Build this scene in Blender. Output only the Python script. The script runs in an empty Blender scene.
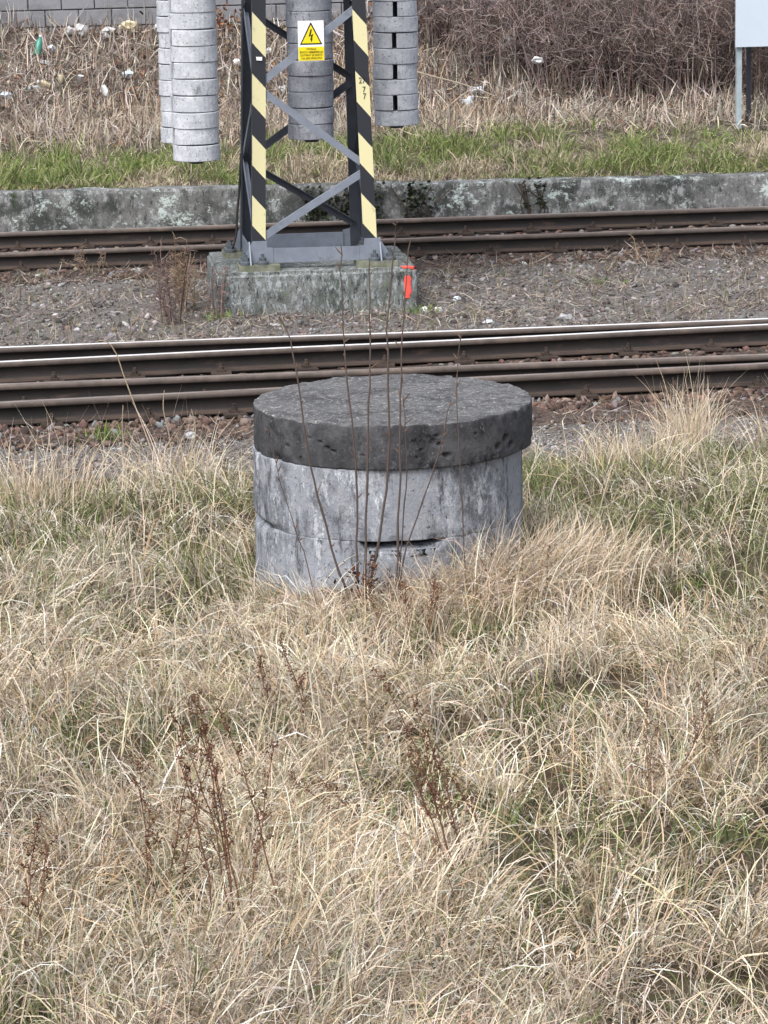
import bpy, bmesh, math
import numpy as np
from mathutils import Matrix, Vector

RNG = np.random.default_rng(7)
PI = math.pi
scene = bpy.context.scene
COL = scene.collection

# ------------------------------------------------------------------ camera
CAM_Z = 3.92
YAW, PITCH, ROLL, FOCAL = math.radians(6.5), math.atan(684 / 3060), 0.02, 3060.0
fwd = Vector((math.sin(YAW) * math.cos(PITCH), math.cos(YAW) * math.cos(PITCH), -math.sin(PITCH)))
rgt = Vector((math.cos(YAW), -math.sin(YAW), 0))
upv = rgt.cross(fwd)
r2 = rgt * math.cos(ROLL) - upv * math.sin(ROLL)
u2 = upv * math.cos(ROLL) + rgt * math.sin(ROLL)
cd = bpy.data.cameras.new('camera')
cam = bpy.data.objects.new('camera', cd)
COL.objects.link(cam)
cam.matrix_world = Matrix(((r2.x, u2.x, -fwd.x, 0), (r2.y, u2.y, -fwd.y, 0), (r2.z, u2.z, -fwd.z, CAM_Z), (0, 0, 0, 1)))
cd.sensor_fit = 'VERTICAL'
cd.sensor_height = 24.0
cd.lens = FOCAL / 1024 * 24
cd.clip_start = 0.1
cd.clip_end = 2000
scene.camera = cam

# ------------------------------------------------------------------ sky, sun, exposure (overcast)
SUN_EL, SUN_AZ = math.radians(52), math.radians(215)      # azimuth clockwise from +Y
world = bpy.data.worlds.new('World')
scene.world = world
world.use_nodes = True
wn = world.node_tree
wn.nodes.clear()
wo = wn.nodes.new('ShaderNodeOutputWorld')
wb = wn.nodes.new('ShaderNodeBackground')
ws = wn.nodes.new('ShaderNodeTexSky')
ws.sky_type = 'NISHITA'
ws.sun_disc = False
ws.sun_elevation = SUN_EL
ws.sun_rotation = SUN_AZ
ws.air_density = 1.0
ws.dust_density = 4.0
hs = wn.nodes.new('ShaderNodeHueSaturation')
hs.inputs['Saturation'].default_value = 0.55              # cloud cover greys the blue
wn.links.new(ws.outputs[0], hs.inputs['Color'])
wn.links.new(hs.outputs[0], wb.inputs[0])
wb.inputs[1].default_value = 0.12
wn.links.new(wb.outputs[0], wo.inputs[0])
sd = bpy.data.lights.new('sun', 'SUN')
sun = bpy.data.objects.new('sun', sd)
COL.objects.link(sun)
sd.energy = 1.5
sd.angle = math.radians(35)
sd.color = (1.0, 0.98, 0.945)
sv = Vector((math.sin(SUN_AZ) * math.cos(SUN_EL), math.cos(SUN_AZ) * math.cos(SUN_EL), math.sin(SUN_EL)))
sun.rotation_euler = sv.to_track_quat('Z', 'Y').to_euler()
sun.location = (0, 0, 30)
scene.view_settings.view_transform = 'Standard'
scene.view_settings.look = 'None'
scene.view_settings.gamma = 1.0
scene.view_settings.use_curve_mapping = False
scene.view_settings.exposure = 1.0
scene.cycles.max_bounces = 6
scene.cycles.diffuse_bounces = 3

# ------------------------------------------------------------------ noise and terrain
_T = np.random.default_rng(3).random((64, 64))


def vnoise(x, y, s=0):
    x = np.asarray(x, float) + s * 17.31
    y = np.asarray(y, float) + s * 9.77
    xi, yi = np.floor(x).astype(int), np.floor(y).astype(int)
    fx, fy = x - xi, y - yi
    fx, fy = fx * fx * (3 - 2 * fx), fy * fy * (3 - 2 * fy)
    a, b = _T[xi % 64, yi % 64], _T[(xi + 1) % 64, yi % 64]
    c, d = _T[xi % 64, (yi + 1) % 64], _T[(xi + 1) % 64, (yi + 1) % 64]
    return (a * (1 - fx) + b * fx) * (1 - fy) + (c * (1 - fx) + d * fx) * fy


def fnoise(x, y, s=0, o=3):
    v, a, t = 0, 1.0, 0
    for i in range(o):
        v = v + a * vnoise(np.asarray(x) * 2 ** i, np.asarray(y) * 2 ** i, s + i * 3)
        t += a
        a *= .5
    return v / t


PROF_Y = [-400, 0, 6, 9, 14, 16, 17.5, 18.6, 19.4, 20, 23.6, 24.2, 27, 27.6, 30.775, 30.80, 31.0, 33.0, 34.0, 35.0, 36.2, 40, 900]
PROF_Z = [.6, .55, .50, .46, .42, .35, .20, .06, -.02, -.03, -.03, .0, .0, -.03, -.03, .36, .39, .58, .78, 1.18, 1.74, 1.8, 1.8]


def zt(x, y):
    x, y = np.asarray(x, float), np.asarray(y, float)
    z = np.interp(y, PROF_Y, PROF_Z)
    near = np.clip((18.5 - y) / 2, 0, 1)
    z = z + near * (fnoise(x * 1.3, y * 1.3, 1) - .5) * .17
    z = z - .075 * np.exp(-((np.hypot(x - 1.66, y - 13.9) / 1.0) ** 4))
    mid = ((y > 23.6) & (y < 27.6)) * 1.0
    z = z + mid * (fnoise(x * 2, y * 2, 2) - .5) * .06
    bank = np.clip((y - 31.2) / 1.5, 0, 1) * np.clip((60 - y) / 20, 0, 1)
    z = z + bank * (fnoise(x * 1.1, y * 1.1, 5) - .5) * .22
    ramp = np.clip((y - 30.79) * 50, 0, 1) * np.clip((33 - y) / 2.0, 0, 1)
    z = z + ramp * (.035 - .010 * np.clip(x, -2, 10))
    return z


# ------------------------------------------------------------------ helpers
def tag(o, label=None, cat=None, group=None, kind=None):
    if label: o['label'] = label
    if cat: o['category'] = cat
    if group: o['group'] = group
    if kind: o['kind'] = kind
    return o


def empty(name, loc, label, cat, group=None):
    o = bpy.data.objects.new(name, None)
    o.location = loc
    o.empty_display_size = .1
    COL.objects.link(o)
    return tag(o, label, cat, group)


def rootloc(o):
    v = Vector((0, 0, 0))
    while o is not None:
        v = v + o.location
        o = o.parent
    return v


def np_mesh(name, V, Fq, mats, cols=None, smooth=True, fm=None, shift=None):
    """V (n,3), Fq (m,3) or (m,4) or list of both; world coordinates"""
    me = bpy.data.meshes.new(name)
    V = np.asarray(V, np.float32)
    if shift is not None:
        V = V - np.asarray(shift, np.float32)
    Fs = Fq if isinstance(Fq, list) else [Fq]
    Fs = [np.asarray(f, np.int32) for f in Fs if len(f)]
    me.vertices.add(len(V))
    me.vertices.foreach_set('co', np.ascontiguousarray(V).ravel())
    nl = sum(f.size for f in Fs)
    nf = sum(len(f) for f in Fs)
    me.loops.add(nl)
    me.loops.foreach_set('vertex_index', np.concatenate([f.ravel() for f in Fs]))
    me.polygons.add(nf)
    tot = np.concatenate([np.full(len(f), f.shape[1], np.int32) for f in Fs])
    st = np.concatenate([[0], np.cumsum(tot)[:-1]]).astype(np.int32)
    me.polygons.foreach_set('loop_start', st)
    if smooth:
        me.polygons.foreach_set('use_smooth', np.ones(nf, bool))
    if fm is not None:
        me.polygons.foreach_set('material_index', np.asarray(fm, np.int32))
    if cols is not None:
        a = me.attributes.new('col', 'FLOAT_COLOR', 'POINT')
        c = np.ones((len(V), 4), np.float32)
        c[:, :3] = cols
        a.data.foreach_set('color', c.ravel())
    me.update(calc_edges=True)
    me.validate()
    for m in (mats if isinstance(mats, (list, tuple)) else [mats]):
        me.materials.append(m)
    return me


def link(name, me, parent=None, loc=(0, 0, 0), rot=(0, 0, 0)):
    o = bpy.data.objects.new(name, me)
    o.location = loc
    o.rotation_euler = rot
    o.parent = parent
    COL.objects.link(o)
    return o


def bm_obj(name, bm, mats, parent=None, smooth=False, bevel=0):
    """bmesh in world coordinates -> object under parent (translations only)"""
    if bevel:
        bmesh.ops.bevel(bm, geom=[e for e in bm.edges if e.is_manifold and e.calc_face_angle(0) > .5], offset=bevel, segments=1, affect='EDGES')
    bmesh.ops.recalc_face_normals(bm, faces=bm.faces)
    me = bpy.data.meshes.new(name)
    if parent is not None:
        bmesh.ops.translate(bm, verts=bm.verts, vec=-rootloc(parent))
    bm.to_mesh(me)
    bm.free()
    for m in (mats if isinstance(mats, (list, tuple)) else [mats]):
        me.materials.append(m)
    if smooth:
        for p in me.polygons: p.use_smooth = True
    return link(name, me, parent)


def bm_box(bm, lo, hi, mi=0):
    v = [bm.verts.new((x, y, z)) for x in (lo[0], hi[0]) for y in (lo[1], hi[1]) for z in (lo[2], hi[2])]
    for f in ((0, 1, 3, 2), (4, 6, 7, 5), (0, 4, 5, 1), (2, 3, 7, 6), (0, 2, 6, 4), (1, 5, 7, 3)):
        bm.faces.new([v[i] for i in f]).material_index = mi


def bm_prism(bm, pts0, pts1, mis=None):
    """closed prism between two equal polygons"""
    a = [bm.verts.new(p) for p in pts0]
    b = [bm.verts.new(p) for p in pts1]
    n = len(a)
    for i in range(n):
        f = bm.faces.new((a[i], a[(i + 1) % n], b[(i + 1) % n], b[i]))
        if mis: f.material_index = mis[i]
    bm.faces.new(a[::-1])
    bm.faces.new(b)


def bm_lathe(bm, prof, c, n=16, hexa=False):
    rings = []
    for r, z in prof:
        rings.append([bm.verts.new((c[0] + r * math.cos(2 * PI * k / n), c[1] + r * math.sin(2 * PI * k / n), c[2] + z)) for k in range(n)])
    for a, b in zip(rings, rings[1:]):
        for k in range(n):
            bm.faces.new((a[k], a[(k + 1) % n], b[(k + 1) % n], b[k]))
    bm.faces.new(rings[0][::-1])
    bm.faces.new(rings[-1])


def tubes(P, R, sides=4):
    """P (N,K,3) centre lines, R (N,K) radii -> verts, quads"""
    P = np.asarray(P, float)
    R = np.asarray(R, float)
    N, K, _ = P.shape
    T = np.gradient(P, axis=1)
    T /= np.linalg.norm(T, axis=2, keepdims=True) + 1e-9
    ref = np.where(np.abs(T[:, :, 2:3]) > .9, np.array([1., 0, 0]), np.array([0, 0, 1.]))
    A = np.cross(T, ref)
    A /= np.linalg.norm(A, axis=2, keepdims=True) + 1e-9
    B = np.cross(T, A)
    ang = np.arange(sides) * 2 * PI / sides
    V = P[:, :, None, :] + R[:, :, None, None] * (np.cos(ang)[:, None] * A[:, :, None, :] + np.sin(ang)[:, None] * B[:, :, None, :])
    idx = np.arange(N * K * sides).reshape(N, K, sides)
    nx = np.roll(idx, -1, axis=2)
    Q = np.stack([idx[:, :-1], nx[:, :-1], nx[:, 1:], idx[:, 1:]], -1).reshape(-1, 4)
    return V.reshape(-1, 3), Q


def spline(pts, k):
    pts = np.asarray(pts, float)
    t = np.linspace(0, len(pts) - 1, k)
    out = []
    for v in t:
        i = min(int(v), len(pts) - 2)
        u = v - i
        p0, p1, p2, p3 = pts[max(i - 1, 0)], pts[i], pts[i + 1], pts[min(i + 2, len(pts) - 1)]
        out.append(.5 * ((2 * p1) + (-p0 + p2) * u + (2 * p0 - 5 * p1 + 4 * p2 - p3) * u * u + (-p0 + 3 * p1 - 3 * p2 + p3) * u ** 3))
    return np.array(out)


def blades(base, az, th0, bend, L, w, K=5, swirl=0, power=1.4, floor=True, zoff=0.012, prof=None):
    """arching grass ribbons; returns verts (N*K*2,3), quads"""
    N = len(base)
    az, th0, bend, L, w = [np.broadcast_to(np.asarray(a, float), (N,)) for a in (az, th0, bend, L, w)]
    sw = np.broadcast_to(np.asarray(swirl, float), (N,))
    P = np.zeros((N, K, 3))
    P[:, 0] = base
    S = np.zeros((N, K, 3))
    tw = RNG.uniform(-1.2, 1.2, N)
    for k in range(K):
        s = k / (K - 1)
        a = az + sw * s
        th = th0 + bend * s ** np.asarray(power)
        d = np.stack([np.cos(a) * np.sin(th), np.sin(a) * np.sin(th), np.cos(th)], 1)
        if k:
            P[:, k] = P[:, k - 1] + (d + dp) * .5 * (L / (K - 1))[:, None]
        dp = d
        side = np.stack([-np.sin(a), np.cos(a), np.zeros(N)], 1)
        nrm = np.cross(d, side)
        t = tw * (.4 + s)
        S[:, k] = side * np.cos(t)[:, None] + nrm * np.sin(t)[:, None]
    if floor:
        g = zt(P[:, :, 0], P[:, :, 1]) + zoff + RNG.random((N, 1)) * .05 * np.linspace(0, 1, K)
        P[:, 1:, 2] = np.maximum(P[:, 1:, 2], g[:, 1:])
    if prof is None:
        prof = np.interp(np.linspace(0, 1, K), [0, .3, .7, 1], [.75, 1, .75, .12])
    W = w[:, None] * prof[None] * .5
    V = np.stack([P - S * W[:, :, None], P + S * W[:, :, None]], 2).reshape(-1, 3)
    i = np.arange(N * K).reshape(N, K) * 2
    Q = np.stack([i[:, :-1], i[:, :-1] + 1, i[:, 1:] + 1, i[:, 1:]], -1).reshape(-1, 4)
    return V, Q


class Bag:
    """collects numpy geometry with per-vertex colours"""
    def __init__(s): s.v, s.q, s.c, s.n = [], [], [], 0

    def add(s, V, Q, c):
        s.v.append(V); s.q.append(np.asarray(Q) + s.n)
        c = np.asarray(c, float)
        if c.ndim == 1: c = np.tile(c, (len(V), 1))
        elif len(c) != len(V): c = np.repeat(c, len(V) // len(c), axis=0)
        s.c.append(c); s.n += len(V)

    def obj(s, name, mat, parent=None, smooth=True):
        q4 = [q for q in s.q if q.shape[1] == 4]
        q3 = [q for q in s.q if q.shape[1] == 3]
        Fs = ([np.concatenate(q4)] if q4 else []) + ([np.concatenate(q3)] if q3 else [])
        me = np_mesh(name, np.concatenate(s.v), Fs, mat, np.concatenate(s.c), smooth, shift=None if parent is None else np.array(rootloc(parent)))
        o = link(name, me, parent)
        if parent is not None and name != 'stem': o['kind'] = 'stuff'
        return o


def pick(pal, w, n, jit=.12):
    pal = np.array(pal, float)
    w = np.array(w, float)
    i = RNG.choice(len(pal), n, p=w / w.sum())
    return np.clip(pal[i] * (1 + RNG.normal(0, jit, (n, 1))) * (1 + RNG.normal(0, .04, (n, 3))), .01, .85)


# ------------------------------------------------------------------ materials
def mat_new(name):
    m = bpy.data.materials.new(name)
    m.use_nodes = True
    nt = m.node_tree
    nt.nodes.clear()
    return m, nt, nt.nodes.new('ShaderNodeOutputMaterial')


def N(nt, t, **kw):
    n = nt.nodes.new(t)
    for k, v in kw.items():
        if k.startswith('_'): setattr(n, k[1:], v)
        else: n.inputs[k.replace('__', ' ')].default_value = v
    return n


def plain(name, col, rough=.7, metal=0, noise=.25, scale=30, bump=.15, spec=.3, dirt=None, dscale=4, dlo=.5, dhi=.65):
    """principled colour with two noises of variation, optional second colour, fine bump"""
    m, nt, out = mat_new(name)
    L = nt.links.new
    b = N(nt, 'ShaderNodeBsdfPrincipled', Roughness=rough, Metallic=metal)
    b.inputs['Specular IOR Level'].default_value = spec
    tc = N(nt, 'ShaderNodeNewGeometry')
    n1 = N(nt, 'ShaderNodeTexNoise', Scale=scale, Detail=6, Roughness=.65)
    L(tc.outputs['Position'], n1.inputs['Vector'])
    r = N(nt, 'ShaderNodeMapRange')
    r.inputs['To Min'].default_value = 1 - noise * 1.6
    r.inputs['To Max'].default_value = 1 + noise * 1.6
    r.inputs['From Min'].default_value = .2
    r.inputs['From Max'].default_value = .8
    L(n1.outputs[0], r.inputs[0])
    mx = N(nt, 'ShaderNodeMix', _data_type='RGBA', _blend_type='MULTIPLY')
    mx.inputs[0].default_value = 1
    mx.inputs[6].default_value = (*col, 1)
    L(r.outputs[0], mx.inputs[7])
    c = mx.outputs[2]
    if dirt:
        n2 = N(nt, 'ShaderNodeTexNoise', Scale=dscale, Detail=8, Roughness=.7)
        L(tc.outputs['Position'], n2.inputs['Vector'])
        r2_ = N(nt, 'ShaderNodeMapRange')
        r2_.inputs['From Min'].default_value = dlo
        r2_.inputs['From Max'].default_value = dhi
        L(n2.outputs[0], r2_.inputs[0])
        mx2 = N(nt, 'ShaderNodeMix', _data_type='RGBA')
        L(r2_.outputs[0], mx2.inputs[0])
        L(c, mx2.inputs[6])
        mx2.inputs[7].default_value = (*dirt, 1)
        c = mx2.outputs[2]
    L(c, b.inputs['Base Color'])
    if bump:
        bp = N(nt, 'ShaderNodeBump', Strength=bump, Distance=.01)
        L(n1.outputs[0], bp.inputs['Height'])
        L(bp.outputs[0], b.inputs['Normal'])
    L(b.outputs[0], out.inputs[0])
    return m


def layered(name, base, layers, rough=.85, bump=.4, bscale=40, bdist=.008, spec=.2):
    """base colour, then (colour, (sx,sy,sz), lo, hi, detail_rough) noise-masked layers over it"""
    m, nt, out = mat_new(name)
    L = nt.links.new
    b = N(nt, 'ShaderNodeBsdfPrincipled', Roughness=rough)
    b.inputs['Specular IOR Level'].default_value = spec
    g = N(nt, 'ShaderNodeNewGeometry')
    c = None
    for i, (col, sc, lo, hi, ro) in enumerate(layers):
        mp = N(nt, 'ShaderNodeMapping')
        mp.inputs['Scale'].default_value = sc
        mp.inputs['Location'].default_value = (3.1 * i, 1.7 * i, 2.3 * i)
        L(g.outputs['Position'], mp.inputs['Vector'])
        n = N(nt, 'ShaderNodeTexNoise', Scale=1, Detail=9, Roughness=ro)
        L(mp.outputs[0], n.inputs['Vector'])
        r = N(nt, 'ShaderNodeMapRange')
        r.inputs['From Min'].default_value = lo
        r.inputs['From Max'].default_value = hi
        L(n.outputs[0], r.inputs[0])
        mx = N(nt, 'ShaderNodeMix', _data_type='RGBA')
        L(r.outputs[0], mx.inputs[0])
        if c is None: mx.inputs[6].default_value = (*base, 1)
        else: L(c, mx.inputs[6])
        mx.inputs[7].default_value = (*col, 1)
        c = mx.outputs[2]
    L(c, b.inputs['Base Color'])
    nb = N(nt, 'ShaderNodeTexNoise', Scale=bscale, Detail=8, Roughness=.7)
    L(g.outputs['Position'], nb.inputs['Vector'])
    bp = N(nt, 'ShaderNodeBump', Strength=bump, Distance=bdist)
    L(nb.outputs[0], bp.inputs['Height'])
    L(bp.outputs[0], b.inputs['Normal'])
    L(b.outputs[0], out.inputs[0])
    return m


def attr_mat(name, transl=.0, rough=.9, grain=0):
    m, nt, out = mat_new(name)
    L = nt.links.new
    a = N(nt, 'ShaderNodeAttribute', _attribute_name='col')
    c = a.outputs['Color']
    if grain:
        g = N(nt, 'ShaderNodeNewGeometry')
        n = N(nt, 'ShaderNodeTexNoise', Scale=grain, Detail=5)
        L(g.outputs['Position'], n.inputs['Vector'])
        r = N(nt, 'ShaderNodeMapRange')
        r.inputs['To Min'].default_value = .45
        r.inputs['To Max'].default_value = 1.55
        L(n.outputs[0], r.inputs[0])
        mx = N(nt, 'ShaderNodeMix', _data_type='RGBA', _blend_type='MULTIPLY')
        mx.inputs[0].default_value = 1
        L(c, mx.inputs[6]); L(r.outputs[0], mx.inputs[7])
        c = mx.outputs[2]
    d = N(nt, 'ShaderNodeBsdfDiffuse', Roughness=.3)
    L(c, d.inputs['Color'])
    if transl:
        t = N(nt, 'ShaderNodeBsdfTranslucent')
        L(c, t.inputs['Color'])
        mix = N(nt, 'ShaderNodeMixShader', Fac=transl)
        L(d.outputs[0], mix.inputs[1]); L(t.outputs[0], mix.inputs[2])
        L(mix.outputs[0], out.inputs[0])
    else:
        L(d.outputs[0], out.inputs[0])
    return m


M = {}
M['blade'] = attr_mat('grass_blades', .18)
M['twig'] = attr_mat('twigs', 0)
M['stone'] = attr_mat('stones', 0, grain=45)
M['lid'] = layered('lid_side_concrete_shaded', (.045, .046, .052), [  # lid side: shade painted in as a darker concrete colour than the top
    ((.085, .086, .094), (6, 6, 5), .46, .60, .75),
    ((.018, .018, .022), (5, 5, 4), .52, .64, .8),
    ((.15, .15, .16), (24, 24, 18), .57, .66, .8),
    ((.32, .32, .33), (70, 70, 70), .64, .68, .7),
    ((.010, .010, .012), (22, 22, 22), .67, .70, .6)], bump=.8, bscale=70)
M['lid_top_skylit'] = layered('lid_top_concrete_skylit', (.115, .115, .118), [  # speckled lid top: skylight painted in as a lighter base colour
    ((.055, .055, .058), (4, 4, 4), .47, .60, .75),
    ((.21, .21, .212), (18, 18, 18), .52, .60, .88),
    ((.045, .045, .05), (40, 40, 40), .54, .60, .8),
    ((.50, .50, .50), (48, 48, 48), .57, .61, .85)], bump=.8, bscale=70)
M['ring'] = layered('ring_concrete', (.27, .29, .33), [
    ((.10, .107, .125), (2.2, 2.2, 1.6), .48, .60, .78),
    ((.32, .33, .36), (9, 9, 9), .50, .60, .85),
    ((.070, .074, .085), (13, 13, 2.4), .52, .60, .85),
    ((.46, .485, .53), (8, 8, 3.4), .53, .61, .88),
    ((.62, .65, .70), (24, 24, 7), .58, .64, .88),
    ((.05, .05, .055), (45, 45, 38), .60, .65, .7)], bump=.9, bscale=80)
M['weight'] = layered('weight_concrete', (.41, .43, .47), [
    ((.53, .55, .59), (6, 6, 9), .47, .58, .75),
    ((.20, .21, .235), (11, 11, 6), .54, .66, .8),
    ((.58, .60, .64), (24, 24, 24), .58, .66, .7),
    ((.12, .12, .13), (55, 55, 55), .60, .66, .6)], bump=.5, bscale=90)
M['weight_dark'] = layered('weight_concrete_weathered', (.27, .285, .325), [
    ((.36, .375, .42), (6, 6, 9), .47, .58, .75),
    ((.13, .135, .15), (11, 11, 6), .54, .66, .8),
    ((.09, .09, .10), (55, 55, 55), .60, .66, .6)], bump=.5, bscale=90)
M['found'] = layered('foundation_concrete', (.15, .16, .155), [
    ((.075, .09, .08), (3, 3, 1.4), .46, .58, .7),
    ((.30, .325, .34), (22, 22, 9), .51, .56, .85),
    ((.04, .044, .044), (26, 26, 10), .53, .57, .85),
    ((.40, .42, .43), (40, 40, 16), .60, .65, .8),
    ((.10, .13, .06), (5, 5, 5), .60, .70, .7)], bump=.9, bscale=35)
M['plat'] = layered('platform_concrete', (.15, .15, .15), [
    ((.055, .06, .058), (1.6, 1.6, 1.2), .46, .56, .75),
    ((.30, .31, .315), (7, 7, 5), .51, .59, .85),
    ((.035, .04, .036), (16, 16, 7), .53, .60, .85),
    ((.45, .52, .50), (2.6, 2.6, 3.6), .555, .59, .9),
    ((.035, .05, .025), (6, 6, 1.6), .58, .66, .75)], bump=.9, bscale=30)
M['block'] = layered('block_concrete', (.225, .23, .25), [
    ((.155, .16, .175), (4, 4, 5), .45, .65, .7)], bump=.4, bscale=60)
M['mortar'] = plain('mortar', (.12, .12, .13), .95, scale=50)
M['rust'] = layered('rail_rust', (.022, .0175, .017), [
    ((.013, .0115, .0115), (2.0, 8, 8), .45, .60, .7),
    ((.070, .047, .038), (3, 10, 14), .56, .70, .75)], rough=.75, bump=.25, bscale=80, spec=.3)
M['rust_foot'] = layered('rail_foot_rust', (.062, .045, .037), [
    ((.032, .025, .022), (3, 12, 8), .45, .62, .7)], rough=.85, bump=.25, bscale=80)
M['head_worn'] = plain('rail_head_polished', (.80, .79, .79), .45, .35, .08, 6, .03, .5, (.40, .33, .29), .6, .54, .74)
M['head_dull'] = plain('rail_head_dull', (.30, .25, .22), .45, .45, .15, 8, .05, .5, (.15, .11, .09), 2.5, .45, .7)
M['head_side'] = plain('rail_head_side', (.085, .068, .060), .55, .1, .25, 10, .1, .4, (.16, .12, .10), 3, .5, .7)
M['sleeper'] = plain('sleeper_wood', (.05, .040, .033), .9, noise=.4, scale=14, bump=.5)
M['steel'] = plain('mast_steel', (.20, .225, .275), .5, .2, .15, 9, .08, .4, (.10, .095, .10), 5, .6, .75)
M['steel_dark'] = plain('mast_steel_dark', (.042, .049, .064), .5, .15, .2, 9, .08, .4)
M['bolt'] = plain('anchor_bolt_paint', (.10, .115, .13), .5, .3, .2, 20, .1)
M['foot'] = plain('foot_plate_mossy', (.17, .175, .14), .9, 0, .3, 20, .3, .2, (.09, .11, .05), 9, .5, .65)
M['post_pale'] = plain('post_galvanised', (.36, .43, .47), .55, .3, .12, 12, .05)
M['post_dark'] = plain('post_dark', (.035, .040, .055), .5, .2, .15, 12, .05)
M['board'] = plain('board_white', (.50, .57, .66), .45, 0, .03, 3, .0, .4)
M['board_edge'] = plain('board_edge', (.30, .32, .34), .5, .4)
M['white'] = plain('sign_white', (.80, .81, .82), .4, 0, .03, 8, 0)
M['yellow'] = plain('sign_yellow', (.78, .62, .015), .4, 0, .05, 20, 0)
M['black'] = plain('sign_black', (.02, .02, .02), .5, 0, .1, 20, 0)
M['red'] = plain('red_paint', (.90, .095, .07), .6, 0, .1, 40, .2, .3)
M['plastic_white'] = plain('litter_white', (.58, .59, .61), .5, 0, .25, 15, .2, .4)
M['plastic_cream'] = plain('litter_cream', (.66, .58, .40), .5, 0, .15, 15, .2, .4)
M['plastic_green'] = plain('litter_green', (.05, .22, .17), .35, 0, .2, 15, .1, .5)
M['plastic_blue'] = plain('litter_pale_blue', (.55, .62, .68), .4, 0, .2, 15, .2, .5)
M['rock_pale'] = plain('pale_rock', (.33, .335, .345), .9, 0, .3, 25, .4)


def stripe_mat(name, xref, phase, per):
    m, nt, out = mat_new(name)
    L = nt.links.new
    b = N(nt, 'ShaderNodeBsdfPrincipled', Roughness=.5)
    g = N(nt, 'ShaderNodeNewGeometry')
    s = N(nt, 'ShaderNodeSeparateXYZ')
    L(g.outputs['Position'], s.inputs[0])
    def mth(op, a, bb):
        n = N(nt, 'ShaderNodeMath', _operation=op)
        for i, v in enumerate((a, bb)):
            if isinstance(v, (int, float)): n.inputs[i].default_value = v
            else: L(v, n.inputs[i])
        return n.outputs[0]
    d = mth('ADD', s.outputs['Z'], mth('MULTIPLY', mth('SUBTRACT', s.outputs['X'], xref), 1.15))
    wn_ = N(nt, 'ShaderNodeTexNoise', Scale=60, Detail=3)
    L(g.outputs['Position'], wn_.inputs['Vector'])
    d = mth('ADD', d, mth('MULTIPLY', mth('SUBTRACT', wn_.outputs[0], .5), .008))
    t = mth('FRACT', mth('DIVIDE', mth('SUBTRACT', phase + 20 * per, d), per), 0)
    k = mth('LESS_THAN', t, .5)
    nz = N(nt, 'ShaderNodeTexNoise', Scale=14, Detail=8, Roughness=.7)
    L(g.outputs['Position'], nz.inputs['Vector'])
    r = N(nt, 'ShaderNodeMapRange')
    r.inputs['From Min'].default_value = .60
    r.inputs['From Max'].default_value = .78
    L(nz.outputs[0], r.inputs[0])
    y = N(nt, 'ShaderNodeMix', _data_type='RGBA')
    L(r.outputs[0], y.inputs[0])
    y.inputs[6].default_value = (.64, .595, .35, 1)
    y.inputs[7].default_value = (.34, .30, .20, 1)
    mx = N(nt, 'ShaderNodeMix', _data_type='RGBA')
    L(k, mx.inputs[0])
    mx.inputs[6].default_value = (.016, .019, .026, 1)
    L(y.outputs[2], mx.inputs[7])
    L(mx.outputs[2], b.inputs['Base Color'])
    L(b.outputs[0], out.inputs[0])
    return m


def ground_mat():
    m, nt, out = mat_new('ground_soil_and_gravel')
    L = nt.links.new
    b = N(nt, 'ShaderNodeBsdfPrincipled', Roughness=.95)
    b.inputs['Specular IOR Level'].default_value = .1
    g = N(nt, 'ShaderNodeNewGeometry')
    s = N(nt, 'ShaderNodeSeparateXYZ')
    L(g.outputs['Position'], s.inputs[0])
    def noise(sc, det=8, ro=.7):
        n = N(nt, 'ShaderNodeTexNoise', Scale=sc, Detail=det, Roughness=ro)
        L(g.outputs['Position'], n.inputs['Vector'])
        return n.outputs[0]
    def rng(v, lo, hi):
        r = N(nt, 'ShaderNodeMapRange')
        r.inputs['From Min'].default_value = lo
        r.inputs['From Max'].default_value = hi
        L(v, r.inputs[0])
        return r.outputs[0]
    def mix(f, a, bb):
        x = N(nt, 'ShaderNodeMix', _data_type='RGBA')
        L(f, x.inputs[0])
        for i, v in ((6, a), (7, bb)):
            if isinstance(v, tuple): x.inputs[i].default_value = (*v, 1)
            else: L(v, x.inputs[i])
        return x.outputs[2]
    def add(a, k, off):
        x = N(nt, 'ShaderNodeMath', _operation='MULTIPLY_ADD')
        L(a, x.inputs[0]); x.inputs[1].default_value = k; x.inputs[2].default_value = off
        return x.outputs[0]
    nA, nB = noise(9), noise(45)
    soil = mix(rng(nA, .4, .62), (.055, .042, .030), (.13, .10, .07))
    soil = mix(rng(noise(3.0), .5, .66), soil, (.085, .10, .045))
    grav = mix(rng(nB, .35, .65), (.085, .076, .072), (.27, .26, .25))
    grav = mix(rng(noise(4), .45, .65), grav, (.15, .13, .115))
    bank = mix(rng(nA, .4, .62), (.065, .053, .046), (.21, .18, .155))
    ya = N(nt, 'ShaderNodeMath', _operation='ADD')
    L(s.outputs['Y'], ya.inputs[0]); L(add(noise(2.2), 1.6, -.8), ya.inputs[1])
    c = mix(rng(ya.outputs[0], 18.0, 18.4), soil, grav)
    c = mix(rng(s.outputs['Y'], 30.79, 30.80), c, bank)
    L(c, b.inputs['Base Color'])
    bp = N(nt, 'ShaderNodeBump', Strength=.8, Distance=.03)
    L(nB, bp.inputs['Height'])
    L(bp.outputs[0], b.inputs['Normal'])
    L(b.outputs[0], out.inputs[0])
    return m


# ------------------------------------------------------------------ ground
def axis(vals):
    out = []
    for a, b, st in vals:
        out += list(np.arange(a, b, st))
    return np.array(out + [vals[-1][1]])


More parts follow.
